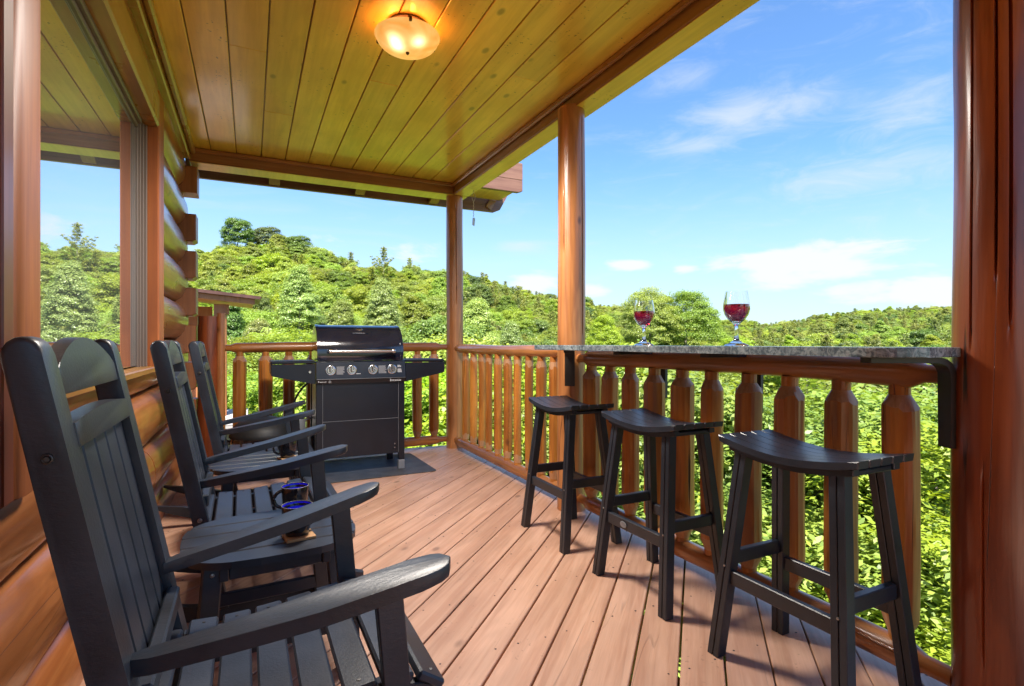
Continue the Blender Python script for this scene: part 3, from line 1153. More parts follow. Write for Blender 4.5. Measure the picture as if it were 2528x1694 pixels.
# ------------------------------------------------------------------ wine glasses
def wine_glass(x, y, label):
    t = thing('wine_glass', label, 'wine glass', (x, y, 1.1475), 0, 'wine glasses on the bar counter')
    t.scale = (1.09, 1.09, 1.0)
    bm = BM()
    S = 1.0
    outer = [(0.0, 0.0), (0.043, 0.0), (0.0445, 0.002), (0.040, 0.006), (0.022, 0.014), (0.010, 0.026), (0.0065, 0.045), (0.0058, 0.070), (0.0075, 0.086),
             (0.016, 0.095), (0.030, 0.108), (0.042, 0.128), (0.0475, 0.150), (0.0470, 0.172), (0.0440, 0.196), (0.0390, 0.226)]
    inner = [(0.0380, 0.226), (0.0428, 0.196), (0.0457, 0.172), (0.0462, 0.150), (0.0405, 0.129), (0.0285, 0.110), (0.014, 0.098), (0.0, 0.0955)]
    add_lathe(bm, outer + inner, 40)
    obj('glass_bowl', bm, GLASS, t, smooth=True, sharp=80)
    bm = BM()
    add_lathe(bm, [(0.0, 0.0962), (0.0136, 0.0986), (0.0280, 0.1106), (0.0400, 0.1296), (0.0456, 0.150), (0.0454, 0.170), (0.0, 0.170)], 40)
    obj('wine', bm, WINE, t, smooth=True, sharp=50)
    return t


wine_glass(1.765, 2.115, 'farther glass of red wine on the bar counter, in front of a green tree')
wine_glass(1.790, 1.570, 'nearer glass of red wine on the bar counter, rising above the skyline')


# ------------------------------------------------------------------ bar stools
def make_stool():
    t = thing('bar_stool', 'x', 'bar stool')
    Lh, Wd = 0.262, 0.292

    def seat_z(y):
        q = min(1.0, abs(y) / Lh)
        return 0.778 + 0.035 * q ** 1.8

    n = 16
    sw = Wd / 5
    for i in range(5):
        x0 = -Wd / 2 + sw * i + 0.0016
        x1 = x0 + sw - 0.0032
        ins = 0.012 if i in (0, 4) else 0.0
        bm = BM()
        prof = []
        top = [(y, seat_z(y)) for y in np.linspace(-Lh, Lh, n)]
        bot = [(y * 0.985, seat_z(y) - 0.024) for y in np.linspace(Lh, -Lh, n)]
        add_prism(bm, top + bot, 'X', x0, x1, bev=0.004)
        obj('seat_slat', bm, POLY_SEAT, t, smooth=True, sharp=30)
    # curved side frames and end battens under the seat
    for s in (-1, 1):
        bm = BM()
        ys = np.linspace(-Lh + 0.03, Lh - 0.03, n)
        top = [(y, seat_z(y) - 0.025) for y in ys]
        bot = [(y, seat_z(y) - 0.046) for y in ys[::-1]]
        add_prism(bm, top + bot, 'X', s * 0.105 - 0.016, s * 0.105 + 0.016, bev=0.003)
        obj('seat_rail', bm, POLY, t)
        bm = BM()
        add_box(bm, -0.118, 0.118, s * 0.205 - 0.018, s * 0.205 + 0.018, seat_z(0.2) - 0.044, seat_z(0.2) - 0.0265, bev=0.003)
        obj('seat_batten', bm, POLY, t)
    for sx in (-1, 1):
        for sy in (-1, 1):
            top = Vector((sx * 0.098, sy * 0.178, seat_z(0.18) - 0.028))
            foot = Vector((sx * 0.176, sy * 0.240, 0.0))
            d = foot - top
            bm = BM()
            # two boards side by side, a dark line between them
            for o0, w in ((-0.0135, 0.024), (0.0135, 0.024)):
                off = Vector((0, 1, 0)) * o0
                vs = []
                for p in (top, foot):
                    for (a, b) in ((-0.021, -w / 2), (0.021, -w / 2), (0.021, w / 2), (-0.021, w / 2)):
                        vs.append(bm.verts.new(p + Vector((a, b, 0)) + off))
                fs = [bm.faces.new(vs[0:4]), bm.faces.new(list(reversed(vs[4:8])))]
                for k2 in range(4):
                    fs.append(bm.faces.new([vs[k2], vs[4 + k2], vs[4 + (k2 + 1) % 4], vs[(k2 + 1) % 4]]))
                es = list({e for f in fs for e in f.edges})
                bmesh.ops.bevel(bm, geom=es, offset=0.0022, segments=1, affect='EDGES')
            obj('leg', bm, POLY, t)
            b2 = BM()
            add_lathe(b2, [(0.0, -0.003), (0.0045, -0.002), (0.005, 0.0)], 8, 0, 0, 0, 'X')
            f = 0.56
            p = top.lerp(foot, f)
            obj('bolt', b2, BOLT, t, loc=p + Vector((sx * 0.0215, 0, 0)), rot=(0, 0, 0 if sx < 0 else PI))

    def at_z(sx, sy, z):
        zt = seat_z(0.18) - 0.028
        f = (zt - z) / zt
        return Vector((sx * (0.098 + 0.078 * f), sy * (0.178 + 0.062 * f), z))
    for sx in (-1, 1):
        a, b = at_z(sx, -1, 0.30), at_z(sx, 1, 0.30)
        bm = BM()
        add_bar(bm, a + Vector((0, 0.024, 0)), b - Vector((0, 0.024, 0)), 0.024, 0.052, 0.003)
        obj('stretcher', bm, POLY, t)
    for sy in (-1, 1):
        a, b = at_z(-1, sy, 0.365), at_z(1, sy, 0.365)
        bm = BM()
        add_bar(bm, a + Vector((0.019, 0, 0)), b - Vector((0.019, 0, 0)), 0.026, 0.050, 0.003)
        obj('stretcher', bm, POLY, t)
    return t


stool = make_stool()
GS = 'black bar stools along the counter'
stool['group'] = GS
stool.location = (1.737, 1.222, 0)
stool['label'] = 'black saddle bar stool nearest the camera, in front of the red post'
st2 = copy_tree(stool)
st2.location = (1.747, 1.990, 0)
st2.rotation_euler = (0, 0, R(0.6))
st2['label'] = 'middle black saddle bar stool, with a small oval badge on its stretcher'
bm = BM()
add_lathe(bm, [(0.0, 0.0), (0.016, 0.0), (0.018, 0.0015), (0.016, 0.003), (0.0, 0.003)], 20, 0, 0, 0, 'X')
bd = obj('badge', bm, TANKGREY, st2, loc=(-0.160, 0.06, 0.30), rot=(0, 0, PI))
bd.scale = (1, 1.35, 0.85)
st3 = copy_tree(stool)
st3.location = (1.738, 2.772, 0)
st3.rotation_euler = (0, 0, R(-0.5))
st3['label'] = 'farthest black saddle bar stool, in front of the second log post'


# ------------------------------------------------------------------ rocking chairs
def make_chair():
    t = thing('rocking_chair', 'x', 'rocking chair')
    LEAN = 0.203

    def px(z):
        return -0.148 - LEAN * z

    # side posts
    for s in (-1, 1):
        bm = BM()
        y = s * 0.262
        pts = []
        z0, z1 = 0.06, 1.174
        w = 0.028
        for z in (z0, 0.35, 0.6, 0.9):
            pts.append((px(z) + w, z))
        pts.append((px(z1 - 0.035) + w, z1 - 0.035))
        for i in range(1, 8):
            a = PI * i / 8
            pts.append((px(z1 - 0.035) + w * math.cos(a), z1 - 0.035 + 0.032 * math.sin(a)))
        pts.append((px(z1 - 0.035) - w, z1 - 0.035))
        for z in (0.9, 0.6, 0.35, z0):
            pts.append((px(z) - w, z))
        add_prism(bm, pts, 'Y', y - 0.034, y + 0.034, bev=0.010, seg=3)
        obj('back_post', bm, POLY, t, smooth=True, sharp=35)
        for z in (0.97, 0.44):
            b2 = BM()
            add_lathe(b2, [(0.0, 0.0045), (0.004, 0.0045), (0.0042, 0.002), (0.0065, 0.004), (0.0085, 0.003), (0.0095, 0.0)], 12, 0, 0, 0, 'Y')
            obj('bolt', b2, BOLT if z < 0.6 else BLACKMETAL, t, loc=(px(z), y + s * 0.0342, z), rot=(0, 0, 0 if s > 0 else PI))
    # crest rail with arched top
    bm = BM()
    H = 0.2285
    top = []
    for i in range(17):
        q = -1 + 2 * i / 16
        top.append((H * q, 1.112 + 0.060 * (1 - abs(q) ** 2.0)))
    outl = [(-H, 1.068), (H, 1.068)] + [(a, b) for a, b in reversed(top)]
    add_prism(bm, outl, 'X', -0.013, 0.013, bev=0.004, seg=2)
    for v in bm.verts:
        v.co.x += px(v.co.z) + 0.012
    obj('crest_rail', bm, POLY, t, smooth=True, sharp=35)
    bm = BM()
    top = [(H * (-1 + i / 8), 1.020 + 0.010 * (1 - abs(-1 + i / 8) ** 2)) for i in range(17)]
    add_prism(bm, [(-H, 0.975), (H, 0.975)] + list(reversed(top)), 'X', -0.016, 0.016, bev=0.005, seg=2)
    for v in bm.verts:
        v.co.x += px(v.co.z) + 0.016
    obj('back_rail', bm, POLY, t, smooth=True, sharp=35)
    bm = BM()
    add_bar(bm, (px(0.5) + 0.026, -H, 0.50), (px(0.5) + 0.026, H, 0.50), 0.030, 0.05, 0.005)
    obj('lower_back_rail', bm, POLY, t)
    sw = 2 * H / 5.0
    for i in range(5):
        y0 = -H + sw * i + 0.0045
        bm = BM()
        add_box(bm, -0.008, 0.008, y0, y0 + sw - 0.009, 0.47, 0.99, bev=0.003)
        for v in bm.verts:
            v.co.x += px(v.co.z) + 0.002
        obj('back_slat', bm, POLY_SEAT, t)
    # seat slats: contoured, front one rolls down
    prof = [(-0.235, 0.405, 5), (-0.155, 0.398, 3), (-0.075, 0.398, -2), (0.005, 0.404, -5), (0.085, 0.413, -7), (0.165, 0.424, -6), (0.244, 0.428, 8), (0.318, 0.405, 34)]
    for i, (x, z, tilt) in enumerate(prof):
        bm = BM()
        wdt = 0.069
        m = Matrix.Translation((x, 0, z)) @ Matrix.Rotation(R(tilt), 4, 'Y')
        ln = 0.222 if i == 0 else 0.268
        add_box(bm, -wdt / 2, wdt / 2, -ln, ln, -0.011, 0.011, bev=0.005, seg=1, mtx=m)
        sl = obj('seat_slat', bm, POLY_SEAT, t)
        for s in (-1, 1):
            b2 = BM()
            add_lathe(b2, [(0.0, 0.0), (0.0045, 0.0), (0.0048, 0.0012), (0.0, 0.0014)], 8)
            q = m @ Vector((0, s * (ln - 0.028), 0.011))
            obj('seat_screw', b2, BLACKMETAL, sl, loc=q)
    # seat side frames
    for s in (-1, 1):
        bm = BM()
        outl = [(-0.25, 0.330), (0.30, 0.325), (0.335, 0.385), (0.30, 0.402), (0.20, 0.411), (0.05, 0.395), (-0.08, 0.386), (-0.25, 0.392)]
        add_prism(bm, outl, 'Y', s * 0.245 - 0.014, s * 0.245 + 0.014, bev=0.003)
        obj('seat_frame', bm, POLY, t)
    # arms: long paddles, wide rounded front, narrow back, rising forward
    for s in (-1, 1):
        bm = BM()
        x0, x1 = -0.245, 0.337
        L = x1 - x0
        left, right = [], []
        for i in range(22):
            f = i / 21
            x = x0 + L * (1 - (1 - f) ** 1.25)
            g = (x - x0) / L
            hw = 0.020 + 0.028 * min(1.0, g / 0.55) ** 1.2
            if g > 0.90:
                q = (g - 0.90) / 0.10
                hw *= math.sqrt(max(0.0, 1 - q * q)) * 0.98 + 0.02
            if g < 0.03:
                hw *= 0.85
            yc = s * (0.240 + 0.098 * g ** 0.85)
            left.append((x, yc - hw))
            right.append((x, yc + hw))
        outl = left + list(reversed(right))
        add_prism(bm, outl, 'Z', -0.0155, 0.0155, bev=0.005, seg=2)
        for v in bm.verts:
            g = (v.co.x - x0) / L
            v.co.z += 0.574 + 0.118 * g - 0.006 * math.sin(PI * g)
        obj('arm', bm, POLY, t, smooth=True, sharp=35)
        # front support from rocker to arm
        bm = BM()
        add_prism(bm, [(0.222, 0.035), (0.276, 0.035), (0.262, 0.35), (0.236, 0.668), (0.180, 0.658), (0.210, 0.35)], 'Y', s * 0.312 - 0.0165, s * 0.312 + 0.0165, bev=0.004)
        obj('arm_support', bm, POLY, t)
        for (x, z) in ((0.232, 0.372), (0.245, 0.09)):
            b2 = BM()
            add_lathe(b2, [(0.0, 0.004), (0.0075, 0.003), (0.009, 0.0)], 10, 0, 0, 0, 'Y')
            obj('bolt', b2, BOLT, t, loc=(x, s * 0.3287, z), rot=(0, 0, 0 if s > 0 else PI))
        # rocker
        bm = BM()
        Rk = 1.22
        xs = np.linspace(-0.60, 0.42, 26)
        bot = [(x, Rk - math.sqrt(Rk * Rk - (x + 0.02) ** 2)) for x in xs]
        top = []
        for x, z in reversed(bot):
            h = 0.062
            if x < -0.42:
                h = 0.062 - 0.050 * ((-0.42 - x) / 0.18) ** 1.3
            if x > 0.33:
                h = 0.062 - 0.045 * ((x - 0.33) / 0.09) ** 1.5
            top.append((x, z + h))
        add_prism(bm, bot + top, 'Y', s * 0.262 - 0.0165, s * 0.262 + 0.0165, bev=0.004)
        obj('rocker', bm, POLY, t)
    for x, z in ((-0.20, 0.20), (0.21, 0.20)):
        bm = BM()
        add_bar(bm, (x, -0.262, z), (x, 0.262, z), 0.030, 0.050, 0.004)
        obj('stretcher', bm, POLY, t)
    return t


chair = make_chair()
GC = 'black rocking chairs in a row along the cabin wall'
chair['group'] = GC
chair.location = (0.043, 1.420, 0)
chair.rotation_euler = (0, 0, R(0.5))
chair['label'] = 'black slatted rocking chair nearest the camera, at the lower left'
ch2 = copy_tree(chair)
ch2.location = (0.046, 2.805, 0)
ch2.rotation_euler = (0, 0, R(1.0))
ch2['label'] = 'middle black rocking chair, behind the side table with two mugs'
ch3 = copy_tree(chair)
ch3.location = (0.052, 4.195, 0)
ch3.rotation_euler = (0, 0, R(0.5))
ch3['label'] = 'farthest black rocking chair, next to the barbecue grill'


# ------------------------------------------------------------------ side tables between the chairs
def make_table():
    t = thing('side_table', 'x', 'side table')
    A, B, P = 0.290, 0.262, 3.0
    nsl = 5
    pitch = 2 * B / nsl

    def hx(y):
        return A * max(0.0, 1 - abs(y / B) ** P) ** (1 / P)
    for i in range(nsl):
        y0 = -B + pitch * i + (0.0035 if i else 0.0)
        y1 = -B + pitch * (i + 1) - (0.0035 if i < nsl - 1 else 0.0)
        ys = np.linspace(y0 + (0.0005 if i == 0 else 0), y1 - (0.0005 if i == nsl - 1 else 0), 12)
        outl = [(-hx(y), y) for y in ys] + [(hx(y), y) for y in ys[::-1]]
        bm = BM()
        add_prism(bm, outl, 'Z', 0.436, 0.460, bev=0.004)
        obj('top_slat', bm, POLY_SEAT, t)
    for s in (-1, 1):
        bm = BM()
        add_box(bm, s * 0.16 - 0.014, s * 0.16 + 0.014, -0.215, 0.215, 0.385, 0.4345, bev=0.003)
        obj('apron', bm, POLY, t)
        bm = BM()
        add_box(bm, -0.145, 0.145, s * 0.195 - 0.013, s * 0.195 + 0.013, 0.385, 0.4345, bev=0.003)
        obj('apron', bm, POLY, t)
        for sy in (-1, 1):
            bm = BM()
            a = Vector((s * 0.190, sy * 0.185, 0.434))
            b = Vector((s * 0.225, sy * 0.215, 0.0))
            add_bar(bm, a, b, 0.036, 0.058, 0.004, ref=(1, 0, 0))
            lg = obj('leg', bm, POLY, t)
            b2 = BM()
            add_lathe(b2, [(0.0, 0.004), (0.0065, 0.003), (0.008, 0.0)], 10, 0, 0, 0, 'Y')
            obj('bolt', b2, BOLT, lg, loc=(s * 0.193, sy * 0.2055, 0.41), rot=(0, 0, 0 if sy > 0 else PI))
        bm = BM()
        add_bar(bm, (-0.205, s * 0.200, 0.155), (0.205, s * 0.200, 0.155), 0.024, 0.05, 0.003)
        obj('stretcher', bm, POLY, t)
    return t


table = make_table()
GT = 'black side tables between the rocking chairs'
table['group'] = GT
table.location = (0.070, 2.190, 0)
table.rotation_euler = (0, 0, R(3))
table['label'] = 'nearer black slatted side table holding two mugs'
tb2 = copy_tree(table)
tb2.location = (0.075, 3.540, 0)
tb2.rotation_euler = (0, 0, R(2))
tb2['label'] = 'farther black slatted side table holding one mug'


def make_mug(mark=False):
    t = thing('mug', 'x', 'mug', group='black mugs with blue insides')
    bm = BM()
    out = [(0.0, 0.0), (0.036, 0.0), (0.039, 0.004), (0.0445, 0.018), (0.0485, 0.04), (0.0510, 0.075), (0.0525, 0.103), (0.0520, 0.106), (0.0505, 0.1065)]
    add_lathe(bm, out + [(0.0490, 0.1045), (0.0480, 0.090), (0.0472, 0.088)], 36, closed=False)
    for f in [f for f in bm.faces if len(f.verts) > 10 and f.calc_center_median().z > 0.05]:
        bm.faces.remove(f)
    obj('cup', bm, MUG_OUT, t, smooth=True, sharp=60)
    bm = BM()
    add_lathe(bm, [(0.0, 0.007), (0.034, 0.007), (0.042, 0.018), (0.0458, 0.04), (0.0476, 0.075), (0.0488, 0.1040)], 36)
    for f in [f for f in bm.faces if len(f.verts) > 10 and f.calc_center_median().z > 0.05]:
        bm.faces.remove(f)
    obj('inner_glaze', bm, MUG_IN, t, smooth=True, sharp=70)
    bm = BM()
    path = []
    for i in range(13):
        a = -PI / 2 + PI * i / 12
        path.append((-(0.045 + 0.034 * math.cos(a)), 0.0, 0.056 + 0.034 * math.sin(a)))
    add_tube(bm, path, [0.0068] * 13, 10)
    obj('handle', bm, MUG_OUT, t, smooth=True)
    bm = BM()
    add_lathe(bm, [(0.0502, 0.1060), (0.0512, 0.1070), (0.0521, 0.1062), (0.0512, 0.1056)], 36, closed=True)
    obj('rim', bm, PRINT_DIM, t, smooth=True)
    return t


ZT = 0.460


def make_coaster():
    bm = BM()
    add_box(bm, -0.05, 0.05, -0.05, 0.05, 0.0, 0.010, bev=0.0015)
    return obj('coaster', bm, W_COASTER)


GM = 'square wooden coasters'
c1 = tag(make_coaster(), 'square wooden coaster under the front mug on the nearer side table', 'coaster', GM)
c1.location = (0.155, 2.075, ZT + 0.0005)
c1.rotation_euler = (0, 0, R(8))
c2 = c1.copy()
COL.objects.link(c2)
c2.location = (0.165, 2.355, ZT + 0.0005)
c2.rotation_euler = (0, 0, R(-12))
c2['label'] = 'square wooden coaster under the rear mug on the nearer side table'
c3 = c1.copy()
COL.objects.link(c3)
c3.location = (0.205, 3.50, ZT + 0.0005)
c3.rotation_euler = (0, 0, R(20))
c3['label'] = 'square wooden coaster on the farther side table'
mug = make_mug()
mug.location = (0.150, 2.078, ZT + 0.011)
mug.rotation_euler = (0, 0, R(-150))
mug['label'] = 'black mug with blue inside, front one of two on the nearer side table'
m2 = copy_tree(mug)
m2.location = (0.163, 2.357, ZT + 0.011)
m2.rotation_euler = (0, 0, R(-2))
m2['label'] = 'black mug with blue inside, rear one of two on the nearer side table'
m3 = copy_tree(mug)
m3.location = (0.200, 3.505, ZT + 0.011)
m3.rotation_euler = (0, 0, R(-6))
m3['label'] = 'black mug with blue inside alone on the farther side table'
# pale printed squares on the front mug, facing the camera
bm = BM()
for a0 in (-0.62, -0.24):
    for (da0, da1, z0, z1) in ((0, 0.30, 0.066, 0.071), (0, 0.05, 0.042, 0.066), (0.25, 0.30, 0.042, 0.066), (0.11, 0.19, 0.050, 0.060)):
        n = 4
        lo, hi = [], []
        for i in range(n + 1):
            a = a0 + da0 + (da1 - da0) * i / n
            for z, L in ((z0, lo), (z1, hi)):
                r = 0.0487 + (z - 0.04) * 0.068 + 0.0006
                L.append(bm.verts.new((r * math.cos(a), r * math.sin(a), z)))
        for i in range(n):
            bm.faces.new([lo[i], lo[i + 1], hi[i + 1], hi[i]])
obj('printed_mark', bm, PRINT, mug, rot=(0, 0, R(150 - 92)))

# ------------------------------------------------------------------ barbecue grill on its mat
gm = BM()
W2, D2, rr = 0.545, 0.435, 0.05
outl = []
for cx, cy, a0 in ((W2 - rr, D2 - rr, 0), (-W2 + rr, D2 - rr, 90), (-W2 + rr, -D2 + rr, 180), (W2 - rr, -D2 + rr, 270)):
    for i in range(5):
        a = R(a0 + 90 * i / 4)
        outl.append((cx + rr * math.cos(a), cy + rr * math.sin(a)))
add_prism(gm, outl, 'Z', 0.0025, 0.008, bev=0.002)
mat_o = tag(obj('grill_mat', gm, MAT_RUBBER, loc=(0.965, 5.07, 0)), 'dark grey rubber mat under the barbecue grill', 'mat')
mat_o.rotation_euler = (0, 0, R(1.0))

GX, GY = 0.885, 5.10
grill = thing('barbecue_grill', 'black gas barbecue grill with steel handle and four knobs by the far railing', 'grill', (GX, GY, 0.008))
HX = 0.385
for sx in (-1, 1):
    for sy in (-1, 1):
        bm = BM()
        x = sx * (HX - 0.028)
        y = sy * 0.225
        add_box(bm, x - 0.027, x + 0.027, y - 0.022, y + 0.022, 0.085, 0.80, bev=0.004)
        lg = obj('cart_leg', bm, GRILLPAINT, grill)
        bm = BM()
        add_box(bm, x - 0.029, x + 0.029, y - 0.024, y + 0.024, 0.0, 0.0845, bev=0.004)
        obj('foot_cap', bm, GREYCAP if sy < 0 else GRILLPAINT, lg)
for z0, z1 in ((0.150, 0.468), (0.472, 0.805)):
    bm = BM()
    add_box(bm, -HX + 0.057, HX - 0.057, -0.242, -0.228, z0, z1, bev=0.002)
    obj('front_panel', bm, GRILLPAINT, grill)
bm = BM()
add_box(bm, -HX + 0.0555, HX - 0.0555, -0.2275, -0.224, 0.150, 0.805)
obj('panel_edge', bm, GREYCAP, grill)
bm = BM()
add_box(bm, -HX + 0.058, HX - 0.058, -0.2435, -0.2425, 0.4685, 0.4715)
obj('panel_seam', bm, GREYCAP, grill)
for sx in (-1, 1):
    bm = BM()
    add_box(bm, sx * (HX - 0.0565) - 0.0012, sx * (HX - 0.0565) + 0.0012, -0.2435, -0.2425, 0.152, 0.80)
    obj('panel_seam', bm, GREYCAP, grill)
for sx in (-1, 1):
    bm = BM()
    add_box(bm, sx * (HX - 0.016) - 0.006, sx * (HX - 0.016) + 0.006, -0.20, 0.20, 0.16, 0.80)
    obj('side_panel', bm, GRILLPAINT, grill)
    bm = BM()
    b2 = BM()
for z in (0.20, 0.235):
    b2 = BM()
    add_lathe(b2, [(0.0, -0.004), (0.006, -0.003), (0.007, 0.0)], 10, 0, 0, 0, 'Y')
    obj('panel_rivet', b2, BOLT, grill, loc=(HX - 0.09, -0.242, z))
# control panel: slightly raked face with a lower lip
bm = BM()
cp = [(-0.275, 0.825), (-0.262, 0.800), (-0.18, 0.800), (-0.18, 0.992), (-0.245, 0.992), (-0.262, 0.985), (-0.283, 0.838)]
add_prism(bm, cp, 'X', -HX, HX, bev=0.002)
obj('control_panel', bm, GRILLPAINT, grill)
bm = BM()
add_box(bm, -HX + 0.002, HX - 0.002, -0.2865, -0.283, 0.838, 0.842)
obj('panel_trim', bm, BOLT, grill)
# firebox
bm = BM()
add_prism(bm, [(-0.178, 0.78), (0.20, 0.78), (0.245, 0.995), (-0.178, 0.995)], 'X', -HX + 0.02, HX - 0.02, bev=0.004)
obj('firebox', bm, ENAMEL, grill)
# side shelves with tapered aprons
for sx, xo in ((-1, -0.735), (1, 0.765)):
    x_in = sx * (HX + 0.003)
    sh = BM()
    add_box(sh, min(x_in, xo), max(x_in, xo), -0.243, 0.22, 0.975, 1.000, bev=0.006)
    s_o = obj('side_shelf', sh, GRILLPAINT, grill)
    bm = BM()
    add_prism(bm, [(x_in, 0.800), (x_in + sx * 0.03, 0.805), (xo - sx * 0.02, 0.872), (xo, 0.880), (xo, 0.973), (x_in, 0.973)], 'Y', -0.262, -0.240, bev=0.003)
    obj('shelf_apron', bm, GRILLPAINT, s_o)
    bm = BM()
    add_box(bm, min(xo, xo - sx * 0.012), max(xo, xo - sx * 0.012), -0.24, 0.20, 0.885, 0.9735, bev=0.002)
    obj('shelf_end', bm, GRILLPAINT, s_o)
b2 = BM()
add_lathe(b2, [(0.0, -0.012), (0.010, -0.012), (0.014, -0.006), (0.014, 0.0)], 14, 0, 0, 0, 'Y')
obj('ignition_button', b2, STEEL, grill, loc=(-0.435, -0.262, 0.905))
# lid
bm = BM()
prof = [(-0.232, 0.998), (-0.236, 1.03), (-0.2365, 1.065)]


def lid_pt(a):
    return (0.015 - 0.2515 * math.cos(a), 1.065 + 0.250 * math.sin(a))


for i in range(1, 17):
    prof.append(lid_pt((PI / 2) * i / 16))
for i in range(1, 9):
    a = PI / 2 - (PI / 2) * i / 8
    prof.append((0.015 + 0.215 * math.cos(a), 1.115 + 0.200 * math.sin(a)))
prof.append((0.235, 0.998))
add_prism(bm, prof, 'X', -HX + 0.012, HX - 0.008, bev=0.008, seg=2)
lid = obj('lid', bm, ENAMEL, grill, smooth=True, sharp=30)
for sx in (-1, 1):
    bm = BM()
    pr = [(y * 1.012 + 0.0, 0.9975 + (z - 0.9975) * 1.012) for y, z in prof]
    xx = (HX - 0.026) * sx
    add_prism(bm, pr, 'X', xx - 0.011, xx + 0.011, bev=0.004)
    obj('lid_end_band', bm, ENAMEL, lid, smooth=True, sharp=30)
bm = BM()
add_tube(bm, [(-0.265, -0.293, 1.080), (0.265, -0.293, 1.080)], 0.0155, 18)
obj('lid_handle', bm, STEEL, lid, smooth=True)
for sx in (-1, 1):
    bm = BM()
    add_lathe(bm, [(0.020, -0.014), (0.0215, -0.010), (0.0215, 0.010), (0.020, 0.014)], 18, sx * 0.272, -0.293, 1.080, 'X')
    obj('handle_end', bm, STEEL, lid, smooth=True)
    bm = BM()
    add_tube(bm, [(sx * 0.262, -0.285, 1.080), (sx * 0.262, -0.232, 1.080)], 0.009, 10)
    obj('handle_stud', bm, STEEL, lid, smooth=True)
# thermometer and badge on the curved front of the lid
yy, zz = lid_pt(R(58))
tp = Vector((0.0, yy, zz))
b2 = BM()
add_lathe(b2, [(0.0, 0.008), (0.018, 0.008), (0.024, 0.006), (0.026, 0.0)], 20)
th = obj('thermometer', b2, STEEL, lid, loc=tp, rot=(R(32), 0, 0), smooth=True)
th.scale = (1.25, 1.0, 1.0)
b2 = BM()
add_lathe(b2, [(0.0, 0.0095), (0.015, 0.0095), (0.016, 0.0085)], 20)
obj('thermometer_dial', b2, ENAMEL, th)
yy, zz = lid_pt(R(44))
bp_ = Vector((0.0, yy - 0.0005, zz + 0.0005))
b2 = BM()
add_box(b2, -0.075, 0.075, -0.008, 0.008, 0.0, 0.002)
bdg = obj('lid_badge', b2, GRILLPAINT, lid, loc=bp_, rot=(R(46), 0, 0))
text_mesh('badge_lettering', 'LOS A MES GASTROL BBQ', 0.010, PRINT, bdg, (-0.066, -0.0035, 0.0022), (0, 0, 0), xs=0.92)
# knobs with dial rings, printed panels
RAKE = R(90 + 8)


def panel_y(z):
    return -0.283 + (z - 0.838) / (0.985 - 0.838) * 0.021


for x in (-0.268, -0.092, 0.092, 0.262):
    z = 0.915
    y = panel_y(z)
    b2 = BM()
    add_lathe(b2, [(0.026, 0.0), (0.043, 0.0), (0.043, -0.004), (0.040, -0.006), (0.034, -0.006), (0.026, -0.004)], 30, 0, 0, 0, 'Y', closed=True)
    kb = obj('knob', b2, STEEL, grill, smooth=True, loc=(x, y, z))
    b2 = BM()
    add_lathe(b2, [(0.030, -0.002), (0.030, -0.012), (0.027, -0.016), (0.0, -0.016)], 28, 0, 0, 0, 'Y')
    obj('knob_face', b2, STEEL, kb, smooth=True)
    b2 = BM()
    add_box(b2, -0.011, 0.011, -0.040, -0.0165, -0.016, 0.042, bev=0.006)
    obj('knob_grip', b2, STEEL, kb)
    b2 = BM()
    for i in range(12):
        aa = R(200 + i * 13)
        add_disc(b2, 0.049 * math.cos(aa), 0.049 * math.sin(aa), 0.0, 0.0022, 5)
    obj('dial_mark', b2, PRINT, kb, loc=(0, -0.0012, 0), rot=(R(90), 0, 0))


def print_lines(x0, x1, z0, z1, rows, mat, ragged=0.2):
    bm = BM()
    dz = (z1 - z0) / rows
    for i in range(rows):
        xe = x1 - random.random() * (x1 - x0) * ragged
        za = z0 + dz * i
        zb = za + dz * 0.55
        ya, yb = panel_y(za) - 0.0012, panel_y(zb) - 0.0012
        vs = [bm.verts.new(p) for p in ((x0, ya, za), (xe, ya, za), (xe, yb, zb), (x0, yb, zb))]
        bm.faces.new(vs)
    return obj('panel_print', bm, mat, grill)


print_lines(-0.218, -0.150, 0.880, 0.950, 9, PRINT_DIM)
print_lines(0.142, 0.215, 0.882, 0.952, 10, PRINT_DIM)
print_lines(-0.055, -0.008, 0.880, 0.888, 1, PRINT)
print_lines(0.312, 0.350, 0.935, 0.955, 3, PRINT, 0.5)
print_lines(0.312, 0.358, 0.888, 0.922, 4, PRINT, 0.3)
text_mesh('panel_lettering', 'Eascuooec', 0.030, PRINT, grill, (0.242, -0.2815, 0.809), (R(90 - 12), 0, 0), xs=0.80)
text_mesh('panel_lettering', 'B ase-ase', 0.020, PRINT, grill, (-0.370, -0.2812, 0.812), (R(90 - 12), 0, 0), xs=0.9)
b2 = BM()
add_lathe(b2, [(0.007, 0.0), (0.0095, 0.0), (0.0095, -0.001), (0.007, -0.001)], 20, 0, 0, 0, 'Y', closed=True)
obj('panel_ring_mark', b2, PRINT, grill, loc=(-0.274, -0.2805, 0.818))
# gas hose
bm = BM()
hp = []
for i in range(15):
    f = i / 14
    hp.append((-0.40 - 0.16 * math.sin(f * PI * 0.6), -0.06 + 0.02 * f, 0.83 - 0.42 * f + 0.05 * math.sin(f * PI)))
add_tube(bm, hp, 0.009, 8)
obj('gas_hose', bm, RUBBER, grill, smooth=True)

